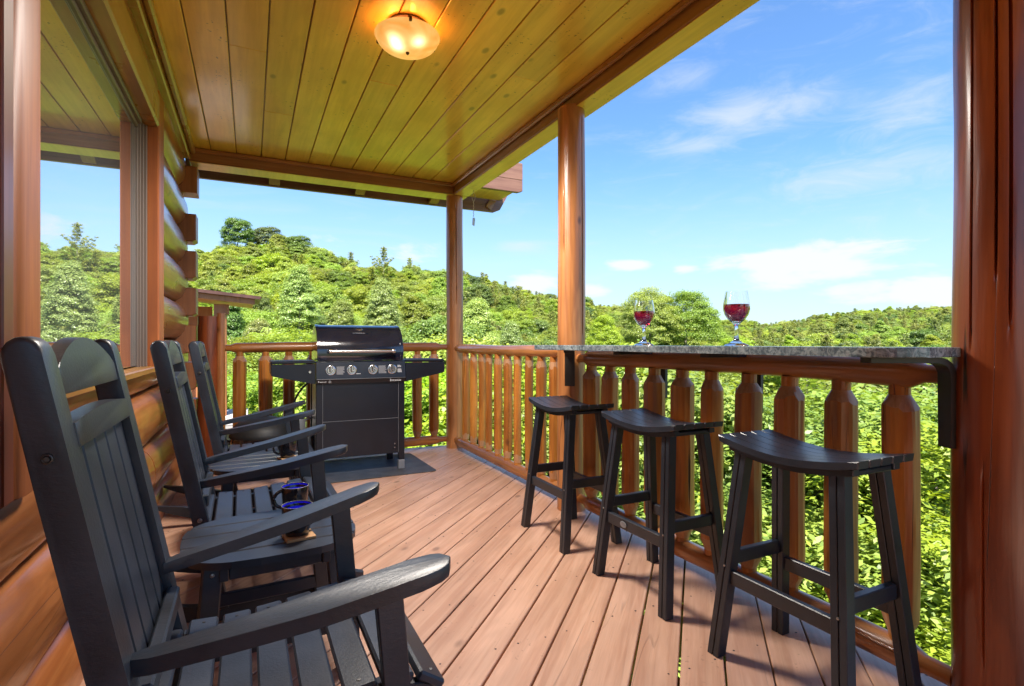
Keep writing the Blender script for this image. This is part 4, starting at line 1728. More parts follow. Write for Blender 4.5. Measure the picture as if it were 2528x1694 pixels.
# ------------------------------------------------------------------ gas cylinder and covered kettle beyond the far chair
tank = thing('gas_cylinder', 'grey gas cylinder standing left of the barbecue grill', 'gas cylinder', (0.40, 5.27, 0.008))
bm = BM()
add_lathe(bm, [(0.0, 0.015), (0.10, 0.015), (0.10, 0.0), (0.11, 0.0), (0.112, 0.03), (0.150, 0.06), (0.155, 0.10), (0.155, 0.27), (0.145, 0.31), (0.10, 0.345), (0.05, 0.36), (0.0, 0.362)], 32)
obj('tank_body', bm, TANKGREY, tank, smooth=True)
bm = BM()
add_lathe(bm, [(0.098, 0.34), (0.105, 0.34), (0.108, 0.455), (0.104, 0.465), (0.098, 0.455)], 28, closed=True)
for f in [f for f in bm.faces if f.calc_center_median().x > 0.04 and 0.37 < f.calc_center_median().z < 0.44]:
    bm.faces.remove(f)
obj('tank_collar', bm, TANKGREY, tank, smooth=True)
bm = BM()
add_lathe(bm, [(0.0, 0.36), (0.022, 0.36), (0.022, 0.41), (0.03, 0.415), (0.03, 0.435), (0.0, 0.44)], 14)
obj('tank_valve', bm, STEEL, tank, smooth=True)

ket = thing('kettle_cooker', 'low round black lidded cooker on the deck behind the farthest rocking chair', 'cooker', (0.085, 5.16, 0))
bm = BM()
add_lathe(bm, [(0.0, 0.16), (0.10, 0.165), (0.19, 0.20), (0.235, 0.27), (0.245, 0.345), (0.250, 0.352), (0.245, 0.36)], 40)
obj('bowl', bm, ENAMEL, ket, smooth=True)
bm = BM()
pr = [(0.252, 0.352), (0.256, 0.362)]
for i in range(1, 13):
    a = (PI / 2) * i / 12
    rr_ = 0.252 * math.cos(a)
    rib = 0.003 * math.sin(i * 2.4)
    pr.append((max(0.0, rr_), 0.362 + (0.165 + rib) * math.sin(a)))
add_lathe(bm, pr, 40)
obj('domed_lid', bm, RUBBER, ket, smooth=True)
bm = BM()
add_tube(bm, [(-0.05, 0, 0.525), (-0.045, 0, 0.555), (0.045, 0, 0.555), (0.05, 0, 0.525)], 0.009, 8)
obj('lid_handle', bm, RUBBER, ket)
for s in (-1, 1):
    bm = BM()
    add_tube(bm, [(s * 0.24, -0.06, 0.31), (s * 0.305, -0.05, 0.32), (s * 0.305, 0.05, 0.32), (s * 0.24, 0.06, 0.31)], 0.010, 8)
    obj('side_handle', bm, RUBBER, ket)
for i in range(3):
    a = R(90 + 120 * i)
    bm = BM()
    add_tube(bm, [(0.15 * math.cos(a), 0.15 * math.sin(a), 0.20), (0.22 * math.cos(a), 0.22 * math.sin(a), 0.0)], 0.011, 8)
    obj('leg', bm, RUBBER, ket)

# ------------------------------------------------------------------ ceiling light
LX, LY = 0.775, 2.90
lamp = thing('ceiling_light', 'lit amber alabaster bowl light on the porch ceiling', 'ceiling light', (LX, LY, CZ))
LAMPM = lamp_mat(LX, LY, CZ)
bm = BM()
pr = [(0.176, -0.062), (0.178, -0.066), (0.172, -0.070)]
for i in range(1, 13):
    f = i / 12
    pr.append((0.170 * math.cos(f * PI / 2) ** 0.9 if f < 1 else 0.0, -0.070 - 0.082 * math.sin(f * PI / 2)))
add_lathe(bm, pr, 44)
for f in [f for f in bm.faces if len(f.verts) > 10]:
    bm.faces.remove(f)
obj('glass_bowl', bm, LAMPM, lamp, smooth=True, sharp=70)
bm = BM()
add_lathe(bm, [(0.0, -0.001), (0.105, -0.001), (0.110, -0.012), (0.07, -0.03), (0.0, -0.032)], 32)
obj('base_plate', bm, BRONZE, lamp, smooth=True)
for i in range(3):
    a = R(20 + 120 * i)
    bm = BM()
    add_box(bm, 0.150, 0.186, -0.008, 0.008, -0.078, -0.056, bev=0.003)
    add_bar(bm, (0.09, 0, -0.015), (0.172, 0, -0.06), 0.010, 0.005)
    obj('clip', bm, BRONZE, lamp, rot=(0, 0, a))
bm = BM()
add_lathe(bm, [(0.0, -0.166), (0.006, -0.163), (0.010, -0.156), (0.010, -0.150), (0.0, -0.149)], 14)
obj('finial', bm, BRONZE, lamp, smooth=True)
for i, (dx, dy) in enumerate(((-0.075, 0.02), (0.07, 0.03), (0.0, -0.075))):
    ld = bpy.data.lights.new('lamp_bulb', 'POINT')
    ld.energy = 0.27
    ld.color = (1.0, 0.32, 0.045)
    ld.shadow_soft_size = 0.02
    lo = bpy.data.objects.new('lamp_bulb', ld)
    COL.objects.link(lo)
    lo.parent = lamp
    lo.location = (dx, dy, -0.052)

sd_ = bpy.data.lights.new('porch_fill_spot', 'SPOT')  # fill light added below the bowl to brighten the whole porch
sd_.energy = 140.0
sd_.color = (1.0, 0.93, 0.85)
sd_.spot_size = R(165)
sd_.spot_blend = 0.6
sd_.shadow_soft_size = 0.24
sl_ = bpy.data.objects.new('porch_fill_spot', sd_)
COL.objects.link(sl_)
sl_.parent = lamp
sl_.location = (0, 0, -0.19)

# ------------------------------------------------------------------ hanging twine hook under the right beam
hook = thing('hanging_hook', 'twisted wire hook with a small tag hanging from the beam near the corner post', 'hook', (2.13, 5.30, 2.79))
bm = BM()
lp = []
for i in range(17):
    a = 2 * PI * i / 16
    lp.append((0.018 * math.sin(a), 0.0, -0.075 + 0.045 * math.cos(a)))
add_tube(bm, lp, 0.0028, 6)
add_tube(bm, [(0, 0, 0), (0, 0, -0.032)], 0.003, 6)
obj('wire_loop', bm, TWINE, hook)
bm = BM()
sp = [(0.004 * math.cos(i * 0.9), 0.004 * math.sin(i * 0.9), -0.118 - 0.0052 * i) for i in range(34)]
add_tube(bm, sp, 0.0032, 6)
obj('twisted_cord', bm, TWINE, hook)
bm = BM()
add_prism(bm, [(-0.014, -0.375), (0.010, -0.385), (0.018, -0.31), (0.008, -0.295), (-0.010, -0.300)], 'Y', -0.004, 0.004, bev=0.001)
obj('tag', bm, PLASTIC, hook)

# ------------------------------------------------------------------ neighbouring porch below
NX, NY, NZ = -0.62, 13.6, -0.48
nbr = thing('neighbour_porch', 'small timber porch with sloping brown roof beyond the far railing', 'porch', (NX, NY, NZ))
bm = BM()
add_box(bm, -2.6, 0.55, -1.6, 1.2, -0.06, 0.0)
nd = obj('porch_floor', bm, W_FAR_DECK, nbr)
for i in range(18):
    bm = BM()
    y0 = -1.6 + i * 0.155
    add_box(bm, -2.6, 0.56, y0, y0 + 0.147, 0.003, 0.024, bev=0.003)
    obj('floor_board', bm, W_FAR_DECK, nbr)
bm = BM()
add_box(bm, -0.115, 0.135, -0.12, 0.13, 0.026, 2.50, bev=0.01)
obj('porch_post', bm, W_FAR, nbr)
bm = BM()
add_box(bm, 0.137, 0.18, -0.10, 0.10, 2.28, 2.50)
obj('post_bracket', bm, W_FAR, nbr)
bm = BM()
add_prism(bm, [(-3.0, 2.86), (0.70, 2.50), (0.70, 2.62), (-3.0, 2.98)], 'Y', -0.30, -0.27)
obj('porch_fascia', bm, W_FAR, nbr)
bm = BM()
add_prism(bm, [(-3.0, 2.86), (0.66, 2.505), (0.66, 2.56), (-3.0, 2.92)], 'Y', -0.268, 1.3)
obj('porch_soffit', bm, W_FAR, nbr)
bm = BM()
add_prism(bm, [(-3.0, 2.985), (0.80, 2.615), (0.84, 2.68), (-3.0, 3.06)], 'Y', -0.36, 1.4)
obj('porch_roof_sheet', bm, ROOF_BROWN, nbr)
bm = BM()
add_box(bm, -2.6, -0.20, 0.9, 1.0, 0.026, 2.5)
obj('porch_wall', bm, W_FAR, nbr)
for z in (0.35, 0.98):
    bm = BM()
    add_box(bm, -2.0, -0.118, -0.05, 0.0, z, z + 0.08)
    obj('porch_rail', bm, W_FAR, nbr)
for i in range(5):
    bm = BM()
    add_box(bm, -0.32 - 0.14 * i, -0.26 - 0.14 * i, -0.045, -0.005, 0.431, 0.978)
    obj('porch_baluster', bm, W_FAR, nbr)
bm = BM()
add_box(bm, -2.5, 0.4, -1.4, 1.1, -7.5, -0.062)
obj('porch_base', bm, JOIST, nbr)


# ================================================================== TREES
def quads_mesh(name, V, mat):
    """V: (N,4,3) array of leaf corners"""
    N = V.shape[0]
    me = bpy.data.meshes.new(name)
    me.vertices.add(N * 4)
    me.vertices.foreach_set('co', V.reshape(-1).astype(np.float32))
    me.loops.add(N * 4)
    me.loops.foreach_set('vertex_index', np.arange(N * 4, dtype=np.int32))
    me.polygons.add(N)
    me.polygons.foreach_set('loop_start', np.arange(0, N * 4, 4, dtype=np.int32))
    me.polygons.foreach_set('loop_total', np.full(N, 4, dtype=np.int32))
    me.update(calc_edges=True)
    me.validate()
    me.materials.append(mat)
    return me


def unit(a):
    return a / np.maximum(np.linalg.norm(a, axis=-1, keepdims=True), 1e-9)


def leaves(C, Nrm, size, g, aspect=0.62):
    """leaf quads (rhombs) at C facing about Nrm"""
    n = C.shape[0]
    rnd = unit(g.normal(size=(n, 3)))
    t = unit(np.cross(Nrm, rnd))
    b = np.cross(Nrm, t)
    s = size * g.uniform(0.65, 1.3, (n, 1))
    w = s * aspect
    fold = Nrm * s * 0.12
    return np.stack([C - t * s, C - b * w + fold, C + t * s, C + b * w + fold], axis=1)


def crown_broad(seed, h, r, base, nclump, nleaf, size, shape='round', up=0.55):
    """irregular broadleaf crown from leaf clumps spread through the volume"""
    g = np.random.default_rng(seed)
    parts = []
    ch = h - base
    lobes = unit(g.normal(size=(7, 3)))
    lw = g.uniform(0.75, 1.18, 7)
    for i in range(nclump):
        d = unit(g.normal(size=3))
        if d[2] < -0.45:
            d[2] *= -0.4
            d = unit(d)
        rad = g.uniform(0.45, 1.0) ** 0.45
        bump = 0.80 + 0.28 * max(0, float(np.max((lobes @ d) ** 3 * lw)))
        tz = d[2] * rad
        if shape == 'round':
            er, ez = 1.0, 1.0
        elif shape == 'oval':
            er = 0.95 - 0.35 * max(0, tz)
            ez = 1.0
        else:
            er = 1.0 - 0.62 * (tz * 0.5 + 0.5)
            ez = 1.0
        c = np.array([d[0] * r * rad * bump * er, d[1] * r * rad * bump * er, base + ch * 0.5 + tz * ch * 0.5 * (0.9 + 0.12 * bump) * ez])
        cr = r * g.uniform(0.17, 0.30)
        m = int(nleaf * g.uniform(0.7, 1.3))
        q = unit(g.normal(size=(m, 3)))
        q[:, 2] = np.where(q[:, 2] < -0.2, -q[:, 2] * 0.7, q[:, 2])
        rr2 = g.uniform(0.25, 1.08, (m, 1)) ** 0.55
        pos = c + q * rr2 * np.array([cr, cr, cr * 0.72])
        nr = unit(q * 0.55 + d * 0.35 + np.array([0, 0, up]) + g.normal(size=(m, 3)) * 0.42)
        parts.append(leaves(pos, nr, size, g))
    return np.concatenate(parts)


def crown_spray(seed, h, r, base, nspray, size):
    """near tree: leaves set in flat drooping sprays along twigs"""
    g = np.random.default_rng(seed)
    parts = []
    ch = h - base
    # boughs: flat layered masses with gaps between them
    nb_ = 75
    boughs = []
    for i in range(nb_):
        d = unit(g.normal(size=3))
        if d[2] < -0.35:
            d[2] *= -0.5
            d = unit(d)
        rad = g.uniform(0.35, 1.0) ** 0.42
        bump = 0.82 + 0.32 * math.sin(3 * math.atan2(d[1], d[0]) + seed) * (1 - abs(d[2]))
        boughs.append((d, np.array([d[0] * r * rad * bump, d[1] * r * rad * bump, base + ch * 0.5 + d[2] * rad * ch * 0.5]), g.uniform(0.55, 1.0)))
    for i in range(nspray):
        d, bc, bs = boughs[int(g.integers(nb_))]
        c = bc + g.normal(size=3) * np.array([0.62, 0.62, 0.20]) * bs + np.array([0, 0, -0.12]) * g.uniform(0, 1)
        az = math.atan2(d[1], d[0]) + g.normal() * 0.7
        tw = unit(np.array([math.cos(az), math.sin(az), -0.18 + g.normal() * 0.25]))
        sd = unit(np.cross(tw, np.array([0, 0, 1.0])))
        nr0 = np.cross(sd, tw)
        L = g.uniform(0.35, 0.75)
        m = int(g.integers(9, 17))
        f = np.linspace(0, 1, m)[:, None]
        side = np.where(np.arange(m) % 2 == 0, 1.0, -1.0)[:, None]
        pos = c + tw * (f - 0.4) * L + sd * side * size * 0.95 + np.array([0, 0, -0.10]) * (f ** 2)
        t = unit(tw * 0.55 + sd * side * 1.0 + g.normal(size=(m, 3)) * 0.18)
        nr = unit(nr0 + g.normal(size=(m, 3)) * 0.28)
        b = unit(np.cross(nr, t))
        s = size * g.uniform(0.7, 1.25, (m, 1)) * (1.05 - 0.35 * f)
        w = s * 0.45
        V = np.stack([pos - t * s, pos - b * w + t * s * 0.1, pos + t * s - nr * s * 0.25, pos + b * w + t * s * 0.1], axis=1)
        parts.append(V)
    return np.concatenate(parts)


def crown_pine(seed, h, r, base, levels, size, dens=1.0):
    """white pine: uneven open crown, limbs sweeping up, fuzzy tufts of needles"""
    g = np.random.default_rng(seed)
    parts = []
    nl = levels * 5
    for i in range(nl):
        f = (i + g.uniform(0, 0.9)) / nl
        z = base + (h - base) * 0.93 * f
        rl = r * (1.0 - 0.80 * f ** 1.6) * (0.72 + 0.28 * math.sin(f * 9 + seed)) * g.uniform(0.55, 1.15) + 0.25
        az = i * 2.4 + g.normal() * 0.4
        rise = g.uniform(0.10, 0.55) + 0.5 * f
        nt = max(2, int(rl / 0.42))
        for j in range(nt):
            s = (j + 0.6) / nt
            if s < 0.3 and f < 0.7:
                continue
            c = np.array([math.cos(az) * rl * s, math.sin(az) * rl * s, z + rise * rl * s * s])
            m = max(6, int(22 * dens * (0.5 + 0.6 * s)))
            q = unit(g.normal(size=(m, 3)))
            pos = c + q * np.array([0.42, 0.42, 0.24]) * g.uniform(0.3, 1.0, (m, 1))
            nr = unit(q * 0.6 + np.array([0, 0, 0.55]) + g.normal(size=(m, 3)) * 0.4)
            parts.append(leaves(pos, nr, size, g, 0.30))
    m = 40
    q = unit(g.normal(size=(m, 3)))
    parts.append(leaves(np.array([0, 0, h - 0.6]) + q * np.array([0.35, 0.35, 0.6]) * g.uniform(0.2, 1, (m, 1)), unit(q + np.array([0, 0, 0.6])), size, g, 0.3))
    return np.concatenate(parts)


def trunk_mesh(name, seed, h, r0, limbs, mat, crown_r, lean=0.0):
    random.seed(seed)
    bm = BM()
    path, rad = [], []
    for i in range(9):
        f = i / 8
        path.append((lean * f * f + 0.10 * math.sin(f * 4 + seed), 0.10 * math.cos(f * 3.1 + seed), -0.6 + (h * 0.93 + 0.6) * f))
        rad.append(r0 * (1.25 - 1.1 * f) if i else r0 * 1.5)
    add_tube(bm, path, rad, 8)
    for i in range(limbs):
        f = 0.30 + 0.58 * i / max(1, limbs - 1)
        p = Vector(path[min(8, int(f * 8))])
        a = i * 2.4 + seed
        L = crown_r * (0.85 - 0.4 * f)
        q1 = p + Vector((math.cos(a) * L * 0.5, math.sin(a) * L * 0.5, L * 0.30))
        q2 = p + Vector((math.cos(a + 0.2) * L, math.sin(a + 0.2) * L, L * 0.75))
        add_tube(bm, [p, q1, q2], [r0 * 0.42 * (1.1 - f), r0 * 0.26 * (1.1 - f), 0.015], 6)
    bmesh.ops.recalc_face_normals(bm, faces=bm.faces)
    me = bpy.data.meshes.new(name)
    bm.to_mesh(me)
    bm.free()
    me.polygons.foreach_set('use_smooth', [True] * len(me.polygons))
    me.materials.append(mat)
    return me


# kinds: (crown mesh, trunk mesh)
KIND = {}


def kind(key, V, mat, trunk):
    KIND[key] = (quads_mesh('crown', V, mat), trunk)


# near (leaf-sized faces)
kind('near_a', crown_spray(11, 9.0, 3.4, 1.6, 6200, 0.072), LEAF_NEAR, trunk_mesh('trunk', 1, 9.0, 0.13, 8, BARK, 3.0))
kind('near_b', crown_spray(12, 10.5, 3.9, 2.0, 7200, 0.074), LEAF_NEAR, trunk_mesh('trunk', 2, 10.5, 0.16, 9, BARK, 3.4))
kind('near_c', crown_broad(13, 9.5, 3.3, 1.6, 260, 240, 0.078), LEAF_NEAR, trunk_mesh('trunk', 3, 9.5, 0.14, 8, BARK_PALE, 3.0))
# middle distance
kind('mid_a', crown_broad(21, 12.0, 4.2, 1.2, 240, 235, 0.080), LEAF, trunk_mesh('trunk', 4, 12.0, 0.2, 7, BARK, 3.6))
kind('mid_b', crown_broad(22, 14.0, 3.6, 1.2, 240, 235, 0.078, 'oval'), LEAF, trunk_mesh('trunk', 5, 14.0, 0.2, 7, BARK, 3.0))
kind('mid_c', crown_broad(23, 11.0, 4.6, 1.0, 240, 235, 0.084), LEAF, trunk_mesh('trunk', 6, 11.0, 0.2, 7, BARK_PALE, 4.0))
kind('mid_d', crown_broad(24, 14.5, 3.3, 1.0, 230, 220, 0.080, 'cone'), LEAF_DARK, trunk_mesh('trunk', 7, 14.5, 0.18, 6, BARK, 2.6))
kind('mid_pine', crown_pine(25, 14.0, 3.8, 3.0, 15, 0.16, 1.3), NEEDLE, trunk_mesh('trunk', 8, 13.6, 0.17, 0, BARK, 3.0))
kind('mid_e', crown_broad(26, 13.0, 3.6, 0.8, 260, 220, 0.088, 'cone'), LEAF_PALE, trunk_mesh('trunk', 14, 12.5, 0.2, 6, BARK_PALE, 2.8))
# far
kind('far_a', crown_broad(31, 12.0, 4.4, 1.0, 170, 165, 0.125), LEAF, trunk_mesh('trunk', 9, 12.0, 0.2, 4, BARK, 3.6))
kind('far_b', crown_broad(32, 13.5, 3.8, 1.0, 170, 165, 0.122, 'oval'), LEAF, trunk_mesh('trunk', 10, 13.0, 0.2, 4, BARK, 3.0))
kind('far_c', crown_broad(33, 11.0, 4.8, 0.8, 170, 165, 0.125), LEAF, trunk_mesh('trunk', 11, 11.0, 0.2, 4, BARK_PALE, 4.0))
kind('far_d', crown_broad(34, 12.5, 4.0, 1.0, 190, 150, 0.125), LEAF_DARK, trunk_mesh('trunk', 12, 12.5, 0.2, 4, BARK, 3.2))
kind('far_pine', crown_pine(35, 13.5, 3.8, 3.5, 12, 0.22, 1.0), NEEDLE, trunk_mesh('trunk', 13, 13.0, 0.17, 0, BARK_PALE, 2.8))

LABELS = {
    'near': 'leafy bright green tree growing close below the deck railing',
    'mid': 'rounded light green broadleaf tree on the valley slope',
    'mid_d': 'tall narrow dark green tree on the valley slope',
    'mid_pine': 'airy pine tree with layered branches on the slope',
    'far': 'broadleaf tree in the green forest on the hillside',
    'far_d': 'dark green broadleaf tree in the forest on the hillside',
    'far_pine': 'pine with layered branches in the forest on the hillside',
}


def label_of(k):
    return LABELS.get(k) or LABELS[k.split('_')[0]]


def where(x, y):
    """words for the place of a tree as the deck shows it"""
    th = math.atan2(x, y) - YAW
    px = 1264 + 1322 * math.tan(max(-1.2, min(1.2, th)))
    for lim, wd in ((460, 'hidden behind the cabin corner'), (640, 'left of the grill'), (800, 'just left of the grill lid'), (1010, 'above the grill'), (1150, 'around the corner post'),
                    (1270, 'right of the corner post'), (1440, 'around the second post'), (1560, 'right of the second post'), (1720, 'behind the farther wine glass'),
                    (1900, 'behind the nearer wine glass'), (2120, 'above the middle of the counter'), (2350, 'left of the red post')):
        if px < lim:
            return wd
    return 'behind the red post'


def place_tree(k, x, y, s=1.0, rz=0.0, z=None, label=None, sz=1.0, group='trees on the wooded slope'):
    cm, tm = KIND[k]
    if z is None:
        z = terrain_z(x, y) - 0.3
    name = 'pine_tree' if 'pine' in k else 'broadleaf_tree'
    if not label:
        far_ = math.hypot(x, y)
        row = 'below the deck' if far_ < 22 else ('low on the slope' if far_ < 42 else ('halfway up the slope' if far_ < 70 else 'high on the slope'))
        look = 'airy pine' if 'pine' in k else {'a': 'rounded light green tree', 'b': 'tall oval green tree', 'c': 'wide spreading green tree', 'd': 'dark green tree', 'e': 'pale silvery green tree'}[k[-1]]
        label = look + ' ' + row + ', ' + where(x, y)
        group = label
    else:
        group = None
    t = thing(name, label, 'tree', (x, y, z), rz, group)
    t.scale = (s, s, s * sz)
    link_mesh('crown', cm, None, t)
    link_mesh('trunk', tm, None, t)
    return t


def polar(px, d):
    """ground position seen at column px (of 2528) at depth d along the view axis"""
    u = (px - 1264) / 1322.0
    f = Vector((math.sin(YAW), math.cos(YAW), 0))
    r = Vector((math.cos(YAW), -math.sin(YAW), 0))
    q = f * d + r * (u * d)
    return q.x, q.y


def top_at(px, d, ytop, h):
    """base height so that a tree of height h shows its top at row ytop"""
    return CAM_Z + (845 - ytop) / 1322.0 * d - h


PLACED = []


def put(k, px, d, ytop=None, s=1.0, label=None, sz=1.0, rz=None):
    x, y = polar(px, d)
    hh = {'near_a': 9.0, 'near_b': 10.5, 'near_c': 9.5, 'mid_a': 12, 'mid_b': 14, 'mid_c': 11, 'mid_d': 14.5, 'mid_e': 13.0, 'mid_pine': 14.1, 'far_a': 12, 'far_b': 13.5, 'far_c': 11,
          'far_d': 12.5, 'far_pine': 13.5}[k] * s * sz
    z = None if ytop is None else top_at(px, d, ytop, hh)
    PLACED.append((x, y, s * 3.0))
    return place_tree(k, x, y, s, random.uniform(0, 6.28) if rz is None else rz, z, label, sz)


random.seed(99)
# trees with a look of their own, placed where the photograph shows them
put('far_d', 588, 128, 535, 0.95, 'tallest dark green tree standing above the left skyline', 1.15)
put('far_d', 660, 135, 556, 1.0, 'broad round dark tree on the skyline right of the tallest tree')
put('far_d', 735, 130, 578, 0.95, 'wide dark tree on the skyline, above the grill')
put('far_pine', 947, 120, 605, 0.9, 'pale spreading pine on the skyline, left of the corner post')
put('far_pine', 1012, 125, 632, 0.7, 'small dark pine on the skyline beside the corner post')
put('far_pine', 866, 130, 618, 0.75, 'small bare-topped pine on the skyline, right of the wide dark tree')
put('mid_e', 738, 60, 658, 0.78, 'tall pale silvery tree on the slope, just left of the grill lid')
put('mid_e', 945, 56, 690, 0.72, 'tall pale silvery tree on the slope, right above the grill')
put('mid_e', 845, 52, 742, 0.62, 'short pale silvery tree between the two tall pale trees above the grill', 0.9)
put('mid_d', 652, 62, 725, 0.62, 'dark blue-green tree on the slope, left of the tall pale trees')
put('mid_e', 640, 40, 790, 0.50, 'pale silvery tree just above the far railing, left of the grill')
put('mid_e', 1178, 38, 742, 0.58, 'pale silvery tree between the corner post and the second post')
put('mid_e', 1262, 42, 795, 0.45, 'small pale silvery tree just left of the second post')
put('mid_e', 1075, 42, 782, 0.50, 'small pale silvery tree just left of the corner post')
put('mid_a', 1605, 78, 712, 1.05, 'big bright green tree behind the farther wine glass')
put('mid_c', 1695, 80, 718, 1.1, 'big rounded green tree right of the farther wine glass')
put('mid_pine', 1475, 62, 752, 0.6, 'small blue-green pine just right of the second log post')
put('mid_b', 1490, 50, 775, 0.55, 'narrow bright green tree right of the second log post')
# near foliage seen through the balusters
for k, px, d, yt, s in (('near_a', 2290, 8.2, 1040, 0.95), ('near_b', 2120, 9.8, 940, 0.95), ('near_a', 1960, 9.4, 1010, 1.0), ('near_b', 1800, 10.6, 955, 1.0),
                        ('near_c', 1660, 11.5, 930, 1.0), ('near_a', 1530, 12.0, 960, 1.0), ('near_b', 1400, 13.0, 930, 1.0), ('near_c', 1270, 13.5, 925, 1.0),
                        ('near_a', 1150, 14.5, 905, 1.0), ('near_b', 1010, 15.5, 885, 1.0), ('near_c', 880, 16.5, 880, 1.0), ('near_a', 760, 17.0, 900, 1.0),
                        ('near_b', 640, 17.5, 905, 1.0), ('near_b', 2440, 9.5, 930, 1.0), ('near_c', 2260, 13.0, 905, 1.0), ('near_a', 2000, 15.0, 880, 1.0),
                        ('near_b', 1760, 16.0, 880, 1.0), ('near_c', 1560, 17.5, 868, 1.0), ('near_a', 2650, 9.0, 960, 1.0), ('near_b', 2900, 10.0, 930, 1.0),
                        ('near_a', 1350, 19.0, 868, 1.0), ('near_c', 1120, 21.0, 835, 1.0), ('near_a', 600, 23.0, 830, 1.05), ('near_b', 730, 25.0, 800, 1.0), ('near_c', 1090, 28.0, 790, 1.0)):
    put(k, px, d, yt, s)

# forest: random positions on the slope, nearest ones as trees of their own
cand = []
random.seed(5)
g = np.random.default_rng(17)
r = 20.0
while r < 345:
    step = 3.4 if r < 36 else (3.0 if r < 80 else (3.6 if r < 140 else 4.6))
    a0, a1 = -1.02, 1.10
    n = int((a1 - a0) * r / step)
    for i in range(n):
        a = a0 + (a1 - a0) * (i + random.random()) / n
        rr_ = r + random.uniform(-0.5, 0.5) * step
        px = 1264 + 1322 * math.tan(a)
        if rr_ > interp(RIDGE, px) + 14:
            continue
        x, y = rr_ * math.sin(a + YAW), rr_ * math.cos(a + YAW)
        if any((x - q[0]) ** 2 + (y - q[1]) ** 2 < (q[2] * 0.75) ** 2 for q in PLACED):
            continue
        if rr_ < 26 and abs(x - NX) < 5 and abs(y - NY) < 4:
            continue
        cand.append((rr_, a, x, y))
    r += step * 0.92
cand.sort()
BUDGET = 300 - len(PLACED)
far_pts, far_kind, far_rot, far_s = [], [], [], []
PAL = ['near_a', 'near_b', 'near_c', 'mid_a', 'mid_b', 'mid_c', 'mid_d', 'mid_pine', 'far_a', 'far_b', 'far_c', 'far_d', 'far_pine']
HT = {'a': 12, 'b': 13.8, 'c': 11, 'd': 13.5, 'pine': 13.8}
NBIN = 260
edge = [1750.0] * NBIN                      # highest canopy row met so far, per column of the view
rows = []
for rr_, a, x, y in cand:
    pn = noise.noise((x * 0.02, y * 0.02, 7.0))
    u = random.random()
    px = 1264 + 1322 * math.tan(a)
    pine_p = 0.10 + (0.42 if 1150 < px < 1480 or px > 1800 else 0.0) + 0.30 * max(0, pn)
    z = terrain_z(x, y) - 0.3
    # keep crowns below the skyline of the photograph
    sl = interp(SKYLINE, px) + random.uniform(-6, 14)
    d = rr_ * math.cos(a)
    room = CAM_Z + (845 - sl) / 1322.0 * d - z
    lod = 'near' if rr_ < 34 else ('mid' if rr_ < 72 else 'far')
    if lod == 'near':
        k = random.choice(['near_a', 'near_b', 'near_c'])
        room *= 0.78
    elif u < pine_p:
        k = lod + '_pine'
    elif u < pine_p + 0.09:
        k = lod + '_d'
    else:
        k = lod + random.choice(['_a', '_b', '_c'])
    s = random.uniform(0.52, 0.80)
    if random.random() < 0.08 and rr_ > 40:
        s *= 1.2
    h0 = HT[k.split('_')[1]] if lod != 'near' else 9.8
    s = min(s, max(0.30, room / h0))
    ytop = 845 - (z + h0 * s - CAM_Z) / d * 1322
    hw = 3.6 * s / d * 1322
    b0, b1 = int((px - hw) / 10), int((px + hw) / 10) + 1
    bins = [i for i in range(b0, b1) if 0 <= i < NBIN]
    vis = sum(max(0.0, edge[i] - ytop) for i in bins) * 10.0
    for i in bins:
        edge[i] = min(edge[i], ytop + 10)
    rows.append((vis, k, x, y, s, z, random.uniform(0, 6.28)))
pick = set(sorted(range(len(rows)), key=lambda i: -rows[i][0])[:BUDGET])
for i, (vis, k, x, y, s, z, rz) in enumerate(rows):
    if i in pick:
        place_tree(k, x, y, s, rz, z)
    else:
        far_pts.append((x, y, z))
        far_kind.append(PAL.index(k))
        far_rot.append(rz)
        far_s.append(s)
cnt = len(pick)


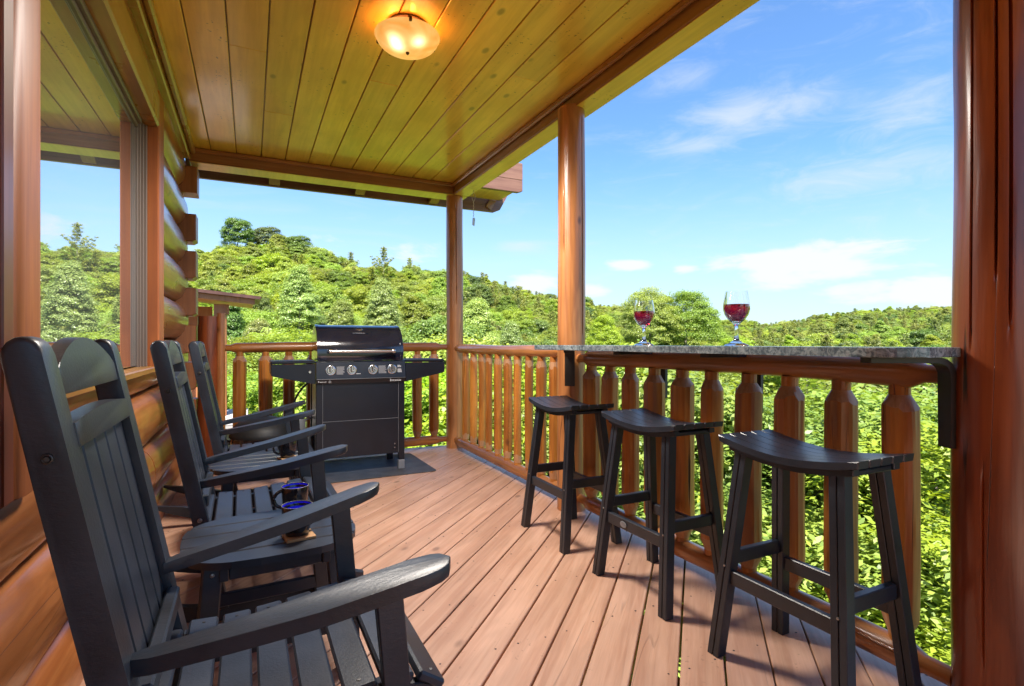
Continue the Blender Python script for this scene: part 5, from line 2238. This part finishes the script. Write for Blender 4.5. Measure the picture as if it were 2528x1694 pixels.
def far_forest():
    me = bpy.data.meshes.new('distant_forest')
    me.from_pydata(far_pts, [], [])
    for nm, ty, vals in (('kind_index', 'INT', far_kind), ('turn', 'FLOAT', far_rot), ('size', 'FLOAT', far_s)):
        at_ = me.attributes.new(nm, ty, 'POINT')
        at_.data.foreach_set('value', vals)
    o = link_mesh('distant_forest', me, None)
    tag(o, 'distant forest covering the upper hillside and far ridge', None, None, 'stuff')
    ng = bpy.data.node_groups.new('forest_scatter', 'GeometryNodeTree')
    ng.interface.new_socket('Geometry', in_out='INPUT', socket_type='NodeSocketGeometry')
    ng.interface.new_socket('Geometry', in_out='OUTPUT', socket_type='NodeSocketGeometry')
    t = NT(ng)
    gi = t.add('NodeGroupInput')
    go = t.add('NodeGroupOutput')
    # crown meshes kept in a collection that is not linked to the scene
    pal = bpy.data.collections.new('forest_palette')
    for i, k in enumerate(PAL):
        oo = bpy.data.objects.new('crown_source_%02d' % i, KIND[k][0])
        pal.objects.link(oo)
    ci = t.add('GeometryNodeCollectionInfo')
    ci.inputs['Collection'].default_value = pal
    ci.inputs['Separate Children'].default_value = True
    ci.inputs['Reset Children'].default_value = True
    iop = t.add('GeometryNodeInstanceOnPoints')
    t.l.new(gi.outputs[0], iop.inputs['Points'])
    t.l.new(ci.outputs[0], iop.inputs['Instance'])
    iop.inputs['Pick Instance'].default_value = True
    ai = t.add('GeometryNodeInputNamedAttribute', data_type='INT')
    ai.inputs['Name'].default_value = 'kind_index'
    t.l.new(ai.outputs[0], iop.inputs['Instance Index'])
    ar = t.add('GeometryNodeInputNamedAttribute', data_type='FLOAT')
    ar.inputs['Name'].default_value = 'turn'
    cx = t.add('ShaderNodeCombineXYZ')
    t.l.new(ar.outputs[0], cx.inputs[2])
    t.l.new(cx.outputs[0], iop.inputs['Rotation'])
    as_ = t.add('GeometryNodeInputNamedAttribute', data_type='FLOAT')
    as_.inputs['Name'].default_value = 'size'
    t.l.new(as_.outputs[0], iop.inputs['Scale'])
    t.l.new(iop.outputs[0], go.inputs[0])
    md = o.modifiers.new('scatter', 'NODES')
    md.node_group = ng


far_forest()
print('trees', cnt + len(PLACED), 'forest', len(far_pts))
